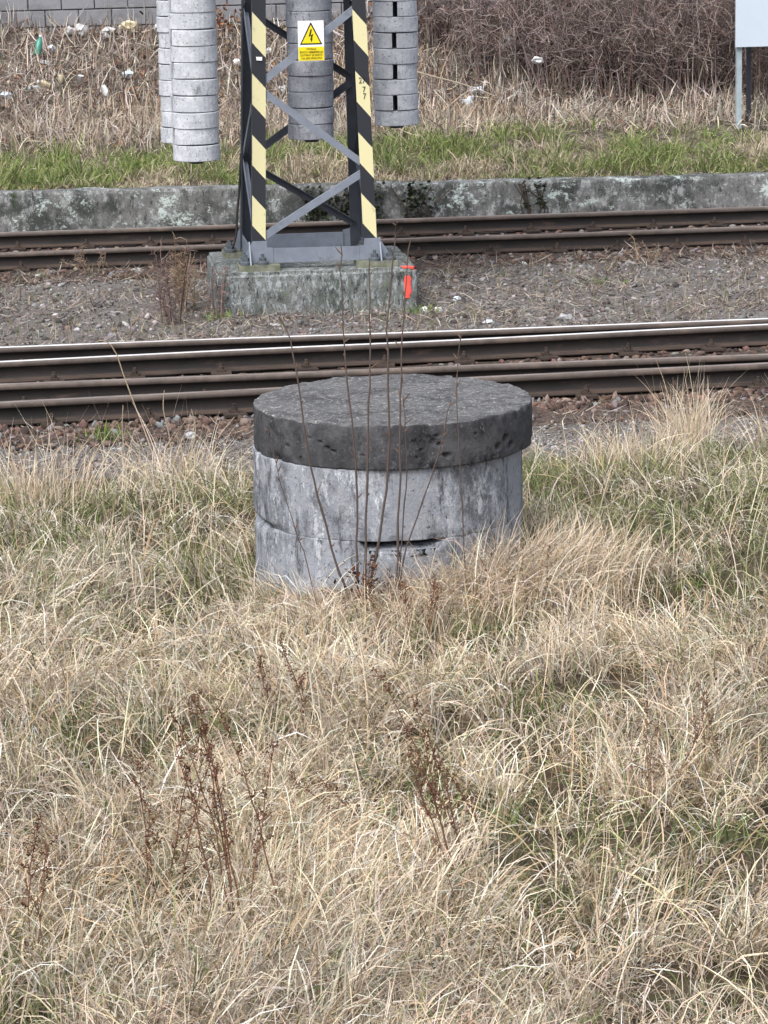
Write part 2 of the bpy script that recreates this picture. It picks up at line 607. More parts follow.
gx = axis([(-600, -40, 80), (-40, -6, 4), (-6, 13, .12), (13, 45, 4), (45, 605, 80)])
gy = np.unique(np.concatenate([axis([(-400, 0, 40), (0, 7, 1), (7, 19.4, .12), (19.4, 23.6, .3), (23.6, 27.6, .12), (27.6, 30.6, .5), (30.9, 37.1, .12), (37.1, 60, 3), (60, 900, 60)]), [30.775, 30.80]]))
GX, GY = np.meshgrid(gx, gy, indexing='ij')
GV = np.stack([GX, GY, zt(GX, GY)], -1).reshape(-1, 3)
gi = np.arange(len(gx) * len(gy)).reshape(len(gx), len(gy))
GQ = np.stack([gi[:-1, :-1], gi[1:, :-1], gi[1:, 1:], gi[:-1, 1:]], -1).reshape(-1, 4)
ground = link('ground', np_mesh('ground', GV, GQ, ground_mat()))
tag(ground, 'grassy verge, gravel track bed and earth bank', 'ground', kind='structure')

# ------------------------------------------------------------------ platform edge wall
def rough_wall():
    xs = np.arange(-5, 13.001, .03)
    prof = [(30.80, -.12), (30.60, -.12)] + [(30.60, z) for z in np.linspace(-.05, .33, 12)] + [(30.603, .355), (30.62, .37), (30.68, .375), (30.79, .375), (30.84, .37), (30.84, -.1)]
    prof = np.array(prof)
    X = np.repeat(xs[:, None], len(prof), 1)
    Y = np.repeat(prof[None, :, 0], len(xs), 0)
    Z = np.repeat(prof[None, :, 1], len(xs), 0)
    Zt = Z + np.clip(Z * 3, 0, 1) * (.085 - .010 * X)
    n = fnoise(X * 5, Z * 7 + Y * 9, 11, 4) - .5
    n2 = np.clip(fnoise(X * 1.7, Z * 4, 21, 3) - .6, 0, 1)
    front = (Y < 30.7)
    Y2 = Y + front * (n * .040 + n2 * .03 + (fnoise(X * 22, Z * 26, 17, 2) - .5) * .014)
    Z2 = Zt + (Z > .3) * ((fnoise(X * 4, Y * 4, 31, 4) - .5) * .03)
    V = np.stack([X, Y2, Z2], -1).reshape(-1, 3)
    i = np.arange(X.size).reshape(X.shape)
    Q = np.stack([i[:-1, :-1], i[:-1, 1:], i[1:, 1:], i[1:, :-1]], -1).reshape(-1, 4)
    return np_mesh('platform_edge_wall', V, Q, M['plat'], smooth=False)


pw = link('platform_edge_wall', rough_wall())
tag(pw, 'long low stained concrete platform edge wall behind the far track', 'wall')

# ------------------------------------------------------------------ block wall at the back
bw = empty('block_wall', (3.5, 36.2, 1.4), 'grey concrete block wall at the top of the littered bank', 'wall')
bm = bmesh.new()
bm_box(bm, (-3.0, 36.215, 1.2), (11.0, 36.40, 3.36))
bm_obj('mortar_core', bm, M['mortar'], bw)
bmeshes = []
for k in range(4):
    bm = bmesh.new()
    bm_box(bm, (-.187, -.01, 0), (.187, .10, .182))
    bmesh.ops.bevel(bm, geom=list(bm.edges), offset=.006, segments=1, affect='EDGES')
    for v in bm.verts: v.co += Vector(RNG.normal(0, .002, 3))
    bmesh.ops.recalc_face_normals(bm, faces=bm.faces)
    me = bpy.data.meshes.new('block')
    bm.to_mesh(me); bm.free(); me.materials.append(M['block'])
    bmeshes.append(me)
for row in range(6):
    z0 = 1.346 + row * .196
    for kx in range(-6, 24):
        x = .278 + kx * .385 + (row % 2) * .1925 - .1925
        link('block', bmeshes[RNG.integers(4)], bw, (x - 3.5 + RNG.normal(0, .002), RNG.normal(0, .003), z0 - 1.4))

# ------------------------------------------------------------------ rails
RAIL = [(-.0625, .015), (.0625, .015), (.0625, .027), (.016, .043), (.009, .055), (.009, .118), (.030, .128), (.0355, .135), (.0355, .158), (.028, .167), (.010, .1695),
        (-.010, .1695), (-.028, .167), (-.0355, .158), (-.0355, .135), (-.030, .128), (-.009, .118), (-.009, .055), (-.016, .043), (-.0625, .027)]
RMI = [1, 1, 1, 1, 0, 0, 0, 3, 3, 2, 2, 2, 3, 3, 3, 0, 0, 0, 1, 1]


def rail(name, path, head, parent):
    """path: function x -> y"""
    xs = np.concatenate([np.arange(-30, -3, 3), np.arange(-3, 12, .5), np.arange(12, 31, 3)])
    n = len(RAIL)
    V = []
    for x in xs:
        y = path(x)
        wob = (vnoise(np.array(x * .5), np.array(y), 40) - .5) * .008
        V += [(x, y + a, b + float(wob)) for a, b in RAIL]
    i = np.arange(len(xs) * n).reshape(len(xs), n)
    j = np.roll(i, -1, 1)
    Q = np.stack([i[:-1], i[1:], j[1:], j[:-1]], -1)
    fm = np.tile(np.array(RMI), len(xs) - 1)
    me = np_mesh(name, np.array(V), Q.reshape(-1, 4), [M['rust'], M['rust_foot'], head, M['head_side']], smooth=False, fm=fm, shift=np.array(rootloc(parent)))
    return link(name, me, parent)


bm = bmesh.new()
bm_box(bm, (-.075, -.19, .012), (.075, -.066, .030))
bm_prism(bm, [(-.03, -.13, .03), (.03, -.13, .03), (.03, -.05, .028), (-.03, -.05, .028)], [(-.03, -.13, .048), (.03, -.13, .048), (.03, -.045, .046), (-.03, -.045, .046)])
bm_lathe(bm, [(.02, .045), (.02, .07), (.012, .072), (.012, .092)], (0, -.10, 0), 6)
bmesh.ops.recalc_face_normals(bm, faces=bm.faces)
clip_me = bpy.data.meshes.new('rail_clip')
bm.to_mesh(clip_me); bm.free(); clip_me.materials.append(M['rust_foot'])

SL = []
for k in range(4):
    bm = bmesh.new()
    bm_box(bm, (-.12, -1.3, -.14), (.12, 1.3, .006))
    bmesh.ops.bevel(bm, geom=list(bm.edges), offset=.012, segments=1, affect='EDGES')
    for v in bm.verts: v.co += Vector(RNG.normal(0, .004, 3))
    me = bpy.data.meshes.new('sleeper')
    bm.to_mesh(me); bm.free(); me.materials.append(M['sleeper'])
    SL.append(me)


def track(name, label, group, rails, ymid, sy):
    t = empty(name, (3.5, ymid, 0), label, 'railway track', group)
    for path, head in rails:
        r = rail('rail', path, head, t)
        for x in np.arange(-3.2, 10.5, .62):
            if RNG.random() < .9:
                link('rail_clip', clip_me, r, (x + RNG.normal(0, .02) - 3.5, path(x) - ymid, 0), (0, 0, RNG.normal(0, .06)))
    for x in np.arange(-3.2, 10.5, .62):
        o = link('sleeper', SL[RNG.integers(4)], t, (x - 3.5 + RNG.normal(0, .01), 0, -.004), (0, 0, RNG.normal(0, .012)))
        o.scale = (1, sy, 1)
    return t


ta = track('railway_track', 'near straight railway track with bright worn rail heads', None,
           [(lambda x: 22.89, M['head_worn']), (lambda x: 21.30, M['head_dull'])], 22.1, 1.0)
divert = lambda x: 22.245 + .066 * (x + .27) - .0008 * (x + .27) ** 2 - .0594 * np.maximum(x - 8, 0)
tb = empty('railway_turnout', (3.5, 21.6, 0), 'diverging turnout rails lying just in front of the near track rails', 'railway track')
for off, head in ((0, M['head_worn']), (-1.645, M['head_dull'])):
    pth = (lambda o: (lambda x: divert(x) + o))(off)
    r = rail('rail', pth, head, tb)
    for x in np.arange(-3.0, 10.5, .62):
        link('rail_clip', clip_me, r, (x + RNG.normal(0, .02) - 3.5, pth(x) - 21.6, 0), (0, 0, RNG.normal(0, .06)))
for x in np.arange(-2.9, 10.5, 1.24):
    link('sleeper', SL[RNG.integers(4)], tb, (x - 3.5, -.02, -.012), (0, 0, .01))
tf = track('railway_track', 'far rusty railway track along the foot of the platform wall', None,
           [(lambda x: 29.74, M['head_dull']), (lambda x: 28.29, M['head_dull'])], 29.0, 1.0)

# ------------------------------------------------------------------ concrete well
WX, WY = 1.675, 14.25
CAMANG = math.atan2(-WY, -WX)


def revolve(name, prof, c, na, mat, parent, disp, closed=False, split=None):
    """prof [(r,z)...] densely sampled; disp(a,r,z,X,Y)->dr,dz"""
    prof = np.array(prof)
    a = np.arange(na) * 2 * PI / na
    A = np.repeat(a[:, None], len(prof), 1)
    Rr = np.repeat(prof[None, :, 0], na, 0)
    Z = np.repeat(prof[None, :, 1], na, 0)
    dr, dz = disp(A, Rr, Z)
    Rr, Z = np.maximum(Rr + dr, 0), Z + dz
    V = np.stack([c[0] + Rr * np.cos(A), c[1] + Rr * np.sin(A), Z], -1).reshape(-1, 3)
    i = np.arange(na * len(prof)).reshape(na, len(prof))
    j = np.roll(i, -1, 0)
    Q = np.stack([i[:, :-1], j[:, :-1], j[:, 1:], i[:, 1:]], -1)
    if closed:
        Q = np.concatenate([Q, np.stack([i[:, -1:], j[:, -1:], j[:, :1], i[:, :1]], -1)], 1)
    fm = None if split is None else np.tile(np.arange(Q.shape[1]) < split, na).astype(np.int32)
    me = np_mesh(name, V, Q.reshape(-1, 4), mat, fm=fm, shift=np.array(rootloc(parent)))
    return link(name, me, parent)


def ang_noise(A, z, fa, fz, s, o=3):
    return .5 * (fnoise(np.cos(A) * fa + 9, np.sin(A) * fa + z * fz, s, o) + fnoise(np.sin(A) * fa * 1.3 + 5, np.cos(A) * fa * 1.3 + z * fz * 1.2, s + 5, o)) - .5


well = empty('concrete_well', (WX, WY, .40), 'round concrete well shaft with a thick dark lid in the dry grass', 'well')
LR, LT, LB = .664, 1.265, 1.055
PITS = [(-30.5, .09, .011, .02), (-27, .115, .014, .025), (-24.5, .128, .010, .02), (-35, .075, .008, .015), (16, .085, .022, .02), (18.5, .10, .014, .02), (14.5, .065, .014, .015), (17.5, .06, .012, .015),
        (11, .12, .009, .016), (22, .155, .018, .022), (20.5, .15, .012, .02), (9.5, .155, .008, .012), (-12, .14, .007, .012), (3, .09, .006, .012), (-48, .13, .012, .02), (47, .15, .02, .03), (52, .12, .022, .03), (56, .16, .02, .03), (35, .07, .008, .015)]


def lid_disp(A, R, Z):
    n = ang_noise(A, Z, 9, 14, 50, 4)
    side = np.clip((R - .60) / .05, 0, 1)
    dr = side * n * .012
    top = (Z > LT - .004) * 1.0
    X, Y = R * np.cos(A), R * np.sin(A)
    dz = top * ((fnoise(X * 14, Y * 14, 55, 4) - .5) * .016 + .006 * np.cos(A - CAMANG) * 0)
    edge = np.exp(-((R - LR) / .02) ** 2 - ((Z - LT) / .02) ** 2)
    chip = np.clip(ang_noise(A, 0 * Z, 16, 0, 60, 3) - .01, 0, 1)
    dr -= edge * chip * .06
    dz -= edge * chip * .05
    eb = np.exp(-((R - LR) / .02) ** 2 - ((Z - LB) / .025) ** 2)
    chb = np.clip(ang_noise(A, 0 * Z, 12, 0, 70, 3), 0, 1)
    dr -= eb * chb * .10
    for pa, pz, pr, pd in PITS:
        d2 = ((((A - CAMANG - math.radians(pa) + PI) % (2 * PI)) - PI) * LR) ** 2 + (Z - (LT - pz)) ** 2
        dr = dr - (R > .6) * pd * np.exp(-(d2 / (pr * .72) ** 2) ** 2)
    return dr, dz


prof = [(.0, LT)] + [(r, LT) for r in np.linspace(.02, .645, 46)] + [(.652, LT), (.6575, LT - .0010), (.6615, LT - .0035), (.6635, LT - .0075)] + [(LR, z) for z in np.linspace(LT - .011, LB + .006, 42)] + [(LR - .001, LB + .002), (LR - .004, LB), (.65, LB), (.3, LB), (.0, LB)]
revolve('lid', prof, (WX, WY), 420, [M['lid'], M['lid_top_skylit']], well, lid_disp, split=49)


def ring(name, c, R, zt_, zb, seed, slot=False):
    def disp(A, Rr, Z):
        outer = (Rr > R - .03) * 1.0
        n = ang_noise(A, Z, 6, 8, seed, 4)
        dr = outer * (n * .014 + ang_noise(A, Z, 22, 30, seed + 9, 2) * .006)
        et = np.exp(-((Z - zt_) / .02) ** 2) * outer
        eb = np.exp(-((Z - zb) / .02) ** 2) * outer
        dr -= (et + eb) * np.clip(ang_noise(A, Z * 0, 8, 0, seed + 3, 3) - .02, 0, 1) * .06
        dz = 0 * Z
        ca = ((A - CAMANG + PI) % (2 * PI)) - PI
        if slot:
            g = np.clip((ca + .22) / .06, 0, 1) * np.clip((.44 - ca) / .12, 0, 1)
            dz = dz - (Z > zt_ - .03) * outer * g * .050
            left = np.exp(-((ca + 1.35) / .25) ** 2)
            dr -= et * left * .03
        else:
            left = np.exp(-((ca + 1.30) / .3) ** 2)
            dr -= eb * left * .05
        return dr, dz
    p = [(R - .10, zb), (R - .003, zb), (R - .001, zb + .0005), (R, zb + .0015)] + [(R, z) for z in np.linspace(zb + .007, zt_ - .007, 36)] + [(R, zt_ - .0015), (R - .001, zt_ - .0005), (R - .003, zt_), (R - .10, zt_)]
    return revolve(name, p, c, 320, M['ring'], well, disp, True)


ring('upper_ring', (1.646, 14.25), .643, 1.053, .7168, 80)
ring('lower_ring', (1.643, 14.248), .6425, .716, .12, 90, True)

# ------------------------------------------------------------------ mast foundation
def block_mesh():
    lo, hi = np.array([1.51, 24.98, -.10]), np.array([3.17, 26.40, .37])
    bm = bmesh.new()
    bm_box(bm, lo, hi)
    bmesh.ops.subdivide_edges(bm, edges=list(bm.edges), cuts=22, use_grid_fill=True)
    for v in bm.verts:
        p = v.co
        n = float(fnoise(p.x * 6 + p.y * 3, p.z * 8 + p.y * 4, 33, 3) - .5)
        m = float(fnoise(p.x * 2 + p.y * 2, p.z * 3, 37, 2) - .5)
        e = 0
        for ax in (0, 1, 2):
            if ax == 2 and p.z < 0: continue
            if min(abs(p[ax] - lo[ax]), abs(p[ax] - hi[ax])) < .03: e += 1
        c = Vector(((lo + hi) / 2))
        d = (p - c)
        k = .03 * n + .02 * m
        out = Vector((np.sign(d.x) if abs(d.x) > .77 else 0, np.sign(d.y) if abs(d.y) > .67 else 0, .4 if d.z > .2 else 0))
        v.co = p + out * k - out * (max(0, e - 1) * (.012 + .02 * max(0, n + .1)))
    return bm


fb = empty('foundation_block', (2.345, 25.6, 0), 'weathered concrete foundation block under the lattice mast with a red paint mark', 'foundation')
from mathutils.bvhtree import BVHTree
bmb = block_mesh()
BVH = BVHTree.FromBMesh(bmb)
bm_obj('block', bmb, M['found'], fb, smooth=False)


def paint(name, x0, x1, v0, v1, src, seed):
    """thin coat laid on the block: cells of a fine grid cast onto its surface, ragged rim"""
    nx, nz = 22, 40
    bm = bmesh.new()
    grid = {}
    for i in range(nx + 1):
        for j in range(nz + 1):
            u, v = i / nx, j / nz
            o, d = src(x0 + (x1 - x0) * u, v0 + (v1 - v0) * v)
            h = BVH.ray_cast(Vector(o), Vector(d).normalized())
            if h[0] is not None: grid[i, j] = bm.verts.new(h[0] - Vector(d).normalized() * .003)
    for i in range(nx):
        for j in range(nz):
            u, v = (i + .5) / nx * 2 - 1, (j + .5) / nz * 2 - 1
            rim = abs(u) ** 3 + abs(v) ** 6 + (float(fnoise(u * 2 + seed, v * 3.5, 7, 3)) - .5) * 1.5
            q = [(i, j), (i + 1, j), (i + 1, j + 1), (i, j + 1)]
            if rim < .72 and all(k in grid for k in q): bm.faces.new([grid[k] for k in q])
    bmesh.ops.delete(bm, geom=[v for v in bm.verts if not v.link_faces], context='VERTS')
    return bm_obj(name, bm, M['red'], fb)


paint('paint_mark', 3.050, 3.112, .10, .305, lambda x, z: ((x, 24.5, z), (0, 1, 0)), 2)
paint('paint_stroke', 3.025, 3.150, 0, .075, lambda x, t: ((x, 24.985 - .3 + t, .36 + .3), (0, .3, -.3)), 9)

# ------------------------------------------------------------------ lattice mast
FZ = .415
TOPZ = 6.4


def lerp_leg(p0, slope, z):
    return (p0[0] + slope[0] * (z - FZ), p0[1] + slope[1] * (z - FZ), z)


LEG = {  # outer corner at the foot, slope per metre of height, inward signs
    'fl': ((1.808, 25.15), (.0295, .012), 1, 1), 'fr': ((2.856, 25.15), (-.0265, .012), -1, 1),
    'rl': ((1.770, 26.02), (.0330, -.012), 1, -1), 'rr': ((2.822, 26.02), (-.0100, -.012), -1, -1)}
mast = empty('lattice_mast', (2.33, 25.58, FZ), 'grey lattice mast with black and yellow striped front legs on a concrete block', 'mast')


def lprof(c, sx, sy, w, t):
    x, y, z = c
    return [(x, y, z), (x + sx * w, y, z), (x + sx * w, y + sy * t, z), (x + sx * t, y + sy * t, z), (x + sx * t, y + sy * w, z), (x, y + sy * w, z)]


for k, (p, s, sx, sy) in LEG.items():
    bm = bmesh.new()
    w = .112 if k[0] == 'f' else .10
    a = lprof(lerp_leg(p, s, FZ), sx, sy, w, .012)
    b = lprof(lerp_leg(p, s, TOPZ), sx, sy, w, .012)
    if k[0] == 'f':
        xr = (1.816 if k == 'fl' else 2.693)
        mats = [M['steel_dark'], stripe_mat('leg_stripes', xr + (.055 if k == 'fl' else 0), 2.4763 if k == 'fl' else 2.476, .515 if k == 'fl' else .487)]
        bm_prism(bm, a, b, [1, 0, 0, 0, 0, 0])
    else:
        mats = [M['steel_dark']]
        bm_prism(bm, a, b)
    tag(bm_obj('leg', bm, mats, mast), 'leg striped black and pale yellow' if k[0] == 'f' else None)


def angle_bar(name, p0, p1, w, t, face, mat, parent):
    """L bar from p0 to p1; one flange in the plane facing 'face', the other turned away from it"""
    p0, p1, face = Vector(p0), Vector(p1), Vector(face)
    d = (p1 - p0).normalized()
    s = d.cross(face).normalized()
    f = s.cross(d).normalized()
    if f.dot(face) < 0: f = -f
    pr = [(-w / 2, 0), (w / 2, 0), (w / 2, -t), (-w / 2 + t, -t), (-w / 2 + t, -w * .8), (-w / 2, -w * .8)]
    bm = bmesh.new()
    bm_prism(bm, [p0 + s * a + f * b for a, b in pr], [p1 + s * a + f * b for a, b in pr])
    return bm_obj(name, bm, mat, parent)


def lx(k, z, inset=.05):
    p, s, sx, sy = LEG[k]
    c = lerp_leg(p, s, z)
    return c[0] + sx * inset, c[1], z


fr = [('fl', .60), ('fr', 1.185), ('fl', 1.877), ('fr', 2.53), ('fl', 3.17), ('fr', 3.80), ('fl', 4.42), ('fr', 5.03), ('fl', 5.6)]
for (a, za), (b, zb) in zip(fr, fr[1:]):
    d = .045 if zb > za else 0
    A_, B_ = lx(a, za + .02, .07), lx(b, zb - .035, .07)
    angle_bar('brace', (A_[0], A_[1] + .0145, A_[2]), (B_[0], B_[1] + .0145, B_[2]), .058, .007, (0, -1, 0), M['steel'], mast)
rr = [('rr', .60), ('rl', 1.19), ('rr', 1.85), ('rl', 2.47), ('rr', 3.10), ('rl', 3.73), ('rr', 4.35), ('rl', 4.97), ('rr', 5.55)]
for (a, za), (b, zb) in zip(rr, rr[1:]):
    A_, B_ = lx(a, za + .02, .07), lx(b, zb - .035, .07)
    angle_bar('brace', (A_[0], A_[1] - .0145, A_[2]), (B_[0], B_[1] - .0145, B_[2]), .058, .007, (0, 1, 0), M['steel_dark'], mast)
for side, sgn in (('l', -1), ('r', 1)):
    sq = [('f', .62), ('r', 1.22), ('f', 1.85), ('r', 2.48), ('f', 3.1), ('r', 3.75), ('f', 4.4), ('r', 5.0)]
    for (a, za), (b, zb) in zip(sq, sq[1:]):
        p, q = lx(a + side, za + .02, .0145), lx(b + side, zb - .03, .0145)
        yy = {'f': .055, 'r': -.055}
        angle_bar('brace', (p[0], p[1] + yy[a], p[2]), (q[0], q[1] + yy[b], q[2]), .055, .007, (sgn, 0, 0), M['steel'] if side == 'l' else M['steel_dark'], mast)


def plate(pts, y0, y1, name, mat=None):
    bm = bmesh.new()
    bm_prism(bm, [(a, y0, b) for a, b in pts], [(a, y1, b) for a, b in pts])
    return bm_obj(name, bm, mat or M['steel'], mast)


z0 = FZ + .006
plate([(1.715, z0), (1.985, z0), (1.985, .545), (1.935, .552), (1.930, .605), (1.815, .605)], 25.128, 25.146, 'gusset_plate')
plate([(2.705, z0), (2.985, z0), (2.868, .598), (2.745, .598), (2.740, .540), (2.705, .540)], 25.128, 25.146, 'gusset_plate')
plate([(1.987, z0), (2.703, z0), (2.703, .536), (1.987, .542)], 25.132, 25.150, 'base_beam')
plate([(1.68, z0), (1.96, z0), (1.96, .56), (1.78, .60), (1.77, .60)], 26.024, 26.040, 'gusset_plate')
plate([(2.66, z0), (2.94, z0), (2.85, .60), (2.66, .56)], 26.024, 26.040, 'gusset_plate')
plate([(1.962, z0), (2.658, z0), (2.658, .545), (1.962, .545)], 26.004, 26.022, 'base_beam')
for x0, sg in ((1.795, -1), (2.868, 1)):
    bm = bmesh.new()
    q = [(25.02, z0), (26.14, z0), (26.03, .60), (25.93, .56), (25.25, .56), (25.155, .60)]
    bm_prism(bm, [(x0, a, b) for a, b in q], [(x0 + .012 * sg, a, b) for a, b in q])
    bm_obj('base_beam', bm, M['steel'], mast)
for cx, cy in ((1.86, 25.17), (1.79, 25.99), (2.84, 25.17), (2.83, 25.99)):
    bm = bmesh.new()
    bm_box(bm, (cx - .17, cy - .15, .362), (cx + .17, cy + .15, .418))
    bm_obj('foot_plate', bm, M['foot'], mast, bevel=.012)
    for dx, dy in ((.03, -.095), (-.115, .02), (-.11, -.09)) if cx < 2.3 else ((-.02, -.095), (.12, .02), (.11, -.08)):
        bm = bmesh.new()
        zz = .419
        bm_lathe(bm, [(.050, 0), (.050, .022), (.040, .030)], (cx + dx, cy + dy, zz), 14)
        bm_lathe(bm, [(.030, .028), (.030, .058), (.014, .060), (.014, .088)], (cx + dx, cy + dy, zz), 6)
        bm_obj('anchor_bolt', bm, M['bolt'], mast)
# small white tag on the striped leg, pole number, top arm
plate([(1.893, 2.086), (1.938, 2.083), (1.940, 2.112), (1.889, 2.115)], 25.158, 25.166, 'tag_plate', M['white'])
bm = bmesh.new()
bm_box(bm, (1.0, 24.6, TOPZ), (3.6, 26.7, TOPZ + .12))
bm_obj('head_frame', bm, M['steel'], mast)


c = spline([(1.80, 25.99, 1.25), (1.775, 25.96, .95), (1.745, 25.92, .72), (1.735, 25.9, .58), (1.70, 25.88, .46), (1.66, 25.86, .40)], 16)
V, Q = tubes(c[None], np.full((1, 16), .011), 6)
link('earthing_cable', np_mesh('earthing_cable', V, Q, M['black'], shift=np.array(rootloc(mast))), mast)


def text_mesh(name, body, size, loc, mat, parent, align='CENTER', depth=.0008, sx=1.0):
    cu = bpy.data.curves.new(name, 'FONT')
    cu.body = body
    cu.size = size
    cu.align_x = align
    cu.extrude = depth
    cu.resolution_u = 2
    o = bpy.data.objects.new(name, cu)
    COL.objects.link(o)
    dg = bpy.context.evaluated_depsgraph_get()
    me = bpy.data.meshes.new_from_object(o.evaluated_get(dg))
    bpy.data.objects.remove(o)
    me.transform(Matrix.Diagonal((sx, 1, 1, 1)))
    me.transform(Matrix.Rotation(PI / 2, 4, 'X'))
    me.materials.clear()
    me.materials.append(mat)
    return link(name, me, parent, Vector(loc) - rootloc(parent))


def leg_front_y(z): return 25.15 + .012 * (z - FZ)
for s_, zz, dx in (('27', 1.875, 0), ('7', 1.80, .012), ('7', 1.745, .014)):
    x = LEG['fr'][0][0] + LEG['fr'][1][0] * (zz - FZ) - .06
    text_mesh('number', s_, .07, (x + dx, leg_front_y(zz) - .0025, zz), M['black'], mast, sx=.8)

# ------------------------------------------------------------------ warning sign
SX, SZ0, SZ1, SY = 2.340, 2.074, 2.398, 25.118
sg = empty('warning_sign', (SX, SY, SZ0), 'white and yellow high voltage warning sign with a lightning triangle on the mast', 'sign')


def panel(name, pts, y, t, mat):
    bm = bmesh.new()
    bm_prism(bm, [(a, y, b) for a, b in pts], [(a, y + t, b) for a, b in pts])
    return bm_obj(name, bm, mat, sg)


w = .106
panel('plate', [(SX - w, SZ0), (SX + w, SZ0), (SX + w, SZ1), (SX - w, SZ1)], SY, .004, M['white'])
panel('text_panel', [(SX - w + .002, SZ0 + .002), (SX + w - .002, SZ0 + .002), (SX + w - .002, SZ0 + .113), (SX - w + .002, SZ0 + .113)], SY - .0025, .002, M['yellow'])
tz = SZ0 + .132
panel('triangle_border', [(SX - .092, tz), (SX + .092, tz), (SX + .004, tz + .176), (SX - .004, tz + .176)], SY - .0025, .002, M['black'])
panel('triangle', [(SX - .076, tz + .010), (SX + .076, tz + .010), (SX + .0, tz + .158)], SY - .0050, .002, M['yellow'])
bz = tz + .018
panel('lightning_bolt', [(SX + .002, bz), (SX + .012, bz + .030), (SX + .006, bz + .028), (SX + .018, bz + .068), (SX - .004, bz + .056), (SX + .008, bz + .105), (SX - .003, bz + .105), (SX - .020, bz + .046), (SX + .002, bz + .054), (SX - .003, bz + .029), (SX - .008, bz + .032)], SY - .0075, .002, M['black'])
for i_, (s_, sz) in enumerate((('VÝSTRAHA', .021), ('ŽIVOTU NEBEZPEČNO', .023), ('DOTÝKAT SE DRÁTŮ', .023), ('I NA ZEM SPADLÝCH', .023))):
    text_mesh('lettering', s_, sz, (SX, SY - .0045, SZ0 + .088 - i_ * .025), M['black'], sg, sx=.82)
bm = bmesh.new()
bm_box(bm, (SX - .012, SY + .004, 2.20), (SX + .012, SY + .02, 2.30))
bm_obj('bracket', bm, M['steel_dark'], sg)

# ------------------------------------------------------------------ counterweight stacks
def disc_mesh(mat, h=.1275, R=.190):
    n = 28
    sw = .020
    out = []
    a0 = math.asin(sw / R)
    for k in range(n + 1):
        a = a0 + (2 * PI - 2 * a0) * k / n
        out.append((R * math.cos(a), R * math.sin(a)))
    out += [(.0, -sw), (-sw, -sw * .5), (-sw, sw * .5), (.0, sw)]
    bm = bmesh.new()
    def sc(f): return [(x * f, y * f if abs(y) > sw * 1.01 else y) for x, y in out]
    levels = [(sc(.975), 0), (out, .005), (out, h - .006), (sc(.975), h)]
    rings_ = [[bm.verts.new((x, y, z)) for x, y in o] for o, z in levels]
    for a, b in zip(rings_, rings_[1:]):
        for k in range(len(a)):
            bm.faces.new((a[k], a[(k + 1) % len(a)], b[(k + 1) % len(a)], b[k]))
    bm.faces.new(rings_[0][::-1]); bm.faces.new(rings_[-1])
    bmesh.ops.recalc_face_normals(bm, faces=bm.faces)
    me = bpy.data.meshes.new('weight_disc')
    bm.to_mesh(me); bm.free(); me.materials.append(mat)
    return me


def stack(x, y, zb, n, mat, a_even, a_odd, label, R=.192, zbase=None):
    t = empty('counterweight_stack', (x, y, zb), label, 'counterweight', 'hanging concrete tension weights')
    me = disc_mesh(mat, R=R)
    for k in range(n):
        link('weight_disc', me, t, (RNG.normal(0, .004), RNG.normal(0, .004), k * .1325), (RNG.normal(0, .009), RNG.normal(0, .009), (a_even if k % 2 == 0 else a_odd) + RNG.normal(0, .05)))
    bm = bmesh.new()
    bm_lathe(bm, [(.018, -.02), (.018, TOPZ - zb)], (x, y, zb), 8)
    bm_lathe(bm, [(.06, -.03), (.06, -.005)], (x, y, zb), 8)
    bm_obj('hanger_rod', bm, M['steel_dark'], t)
    return t


FRONT = math.radians(-97)
stack(1.368, 25.0, 1.31, 20, M['weight'], math.radians(100), math.radians(200), 'pale concrete disc stack hanging lowest, left of the mast')
stack(1.318, 26.0, 1.36, 20, M['weight'], math.radians(20), math.radians(80), 'concrete disc stack half hidden behind the lowest left stack', R=.185)
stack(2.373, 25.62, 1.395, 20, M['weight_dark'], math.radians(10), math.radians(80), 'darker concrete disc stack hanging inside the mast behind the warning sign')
stack(3.188, 26.4, 1.415, 20, M['weight'], math.radians(60), FRONT - .02, 'concrete disc stack with open slots facing front, right of the mast')

# ------------------------------------------------------------------ white board on posts
nb = empty('notice_board', (7.9, 33.0, .6), 'blank white board on two thin posts in the verge grass', 'sign')
bm = bmesh.new()
bm_box(bm, (7.715, 32.97, 1.513), (8.42, 32.99, 2.45))
bd = bm_obj('panel', bm, M['board'], nb, bevel=.006)
bm = bmesh.new()
bm_box(bm, (7.712, 32.992, 1.510), (8.423, 33.0, 2.453))
bm_obj('backing', bm, M['board_edge'], nb)
for (x, y, w, mt, top) in ((7.768, 33.02, .058, M['post_pale'], 2.44), (7.945, 33.30, .045, M['post_dark'], 2.4)):
    bm = bmesh.new()
    bm_prism(bm, lprof((x - w / 2, y, .30), 1, 1, w, .006), lprof((x - w / 2, y, top), 1, 1, w, .006))
    bm_obj('post', bm, mt, nb)

# ------------------------------------------------------------------ ballast and gravel
ICO = None


def ico():
    global ICO
    if ICO is None:
        bm = bmesh.new()
        bmesh.ops.create_icosphere(bm, subdivisions=1, radius=1)
        bm.verts.ensure_lookup_table()
        V = np.array([v.co[:] for v in bm.verts])
        F = np.array([[v.index for v in f.verts] for f in bm.faces])
        bm.free()
        ICO = (V, F)
    return ICO


def rotmats(n):
    q = RNG.normal(size=(n, 4))
    q /= np.linalg.norm(q, axis=1, keepdims=True)
    w, x, y, z = q.T
    return np.stack([np.stack([1 - 2 * (y * y + z * z), 2 * (x * y - z * w), 2 * (x * z + y * w)], -1),
                     np.stack([2 * (x * y + z * w), 1 - 2 * (x * x + z * z), 2 * (y * z - x * w)], -1),
                     np.stack([2 * (x * z - y * w), 2 * (y * z + x * w), 1 - 2 * (x * x + y * y)], -1)], 1)


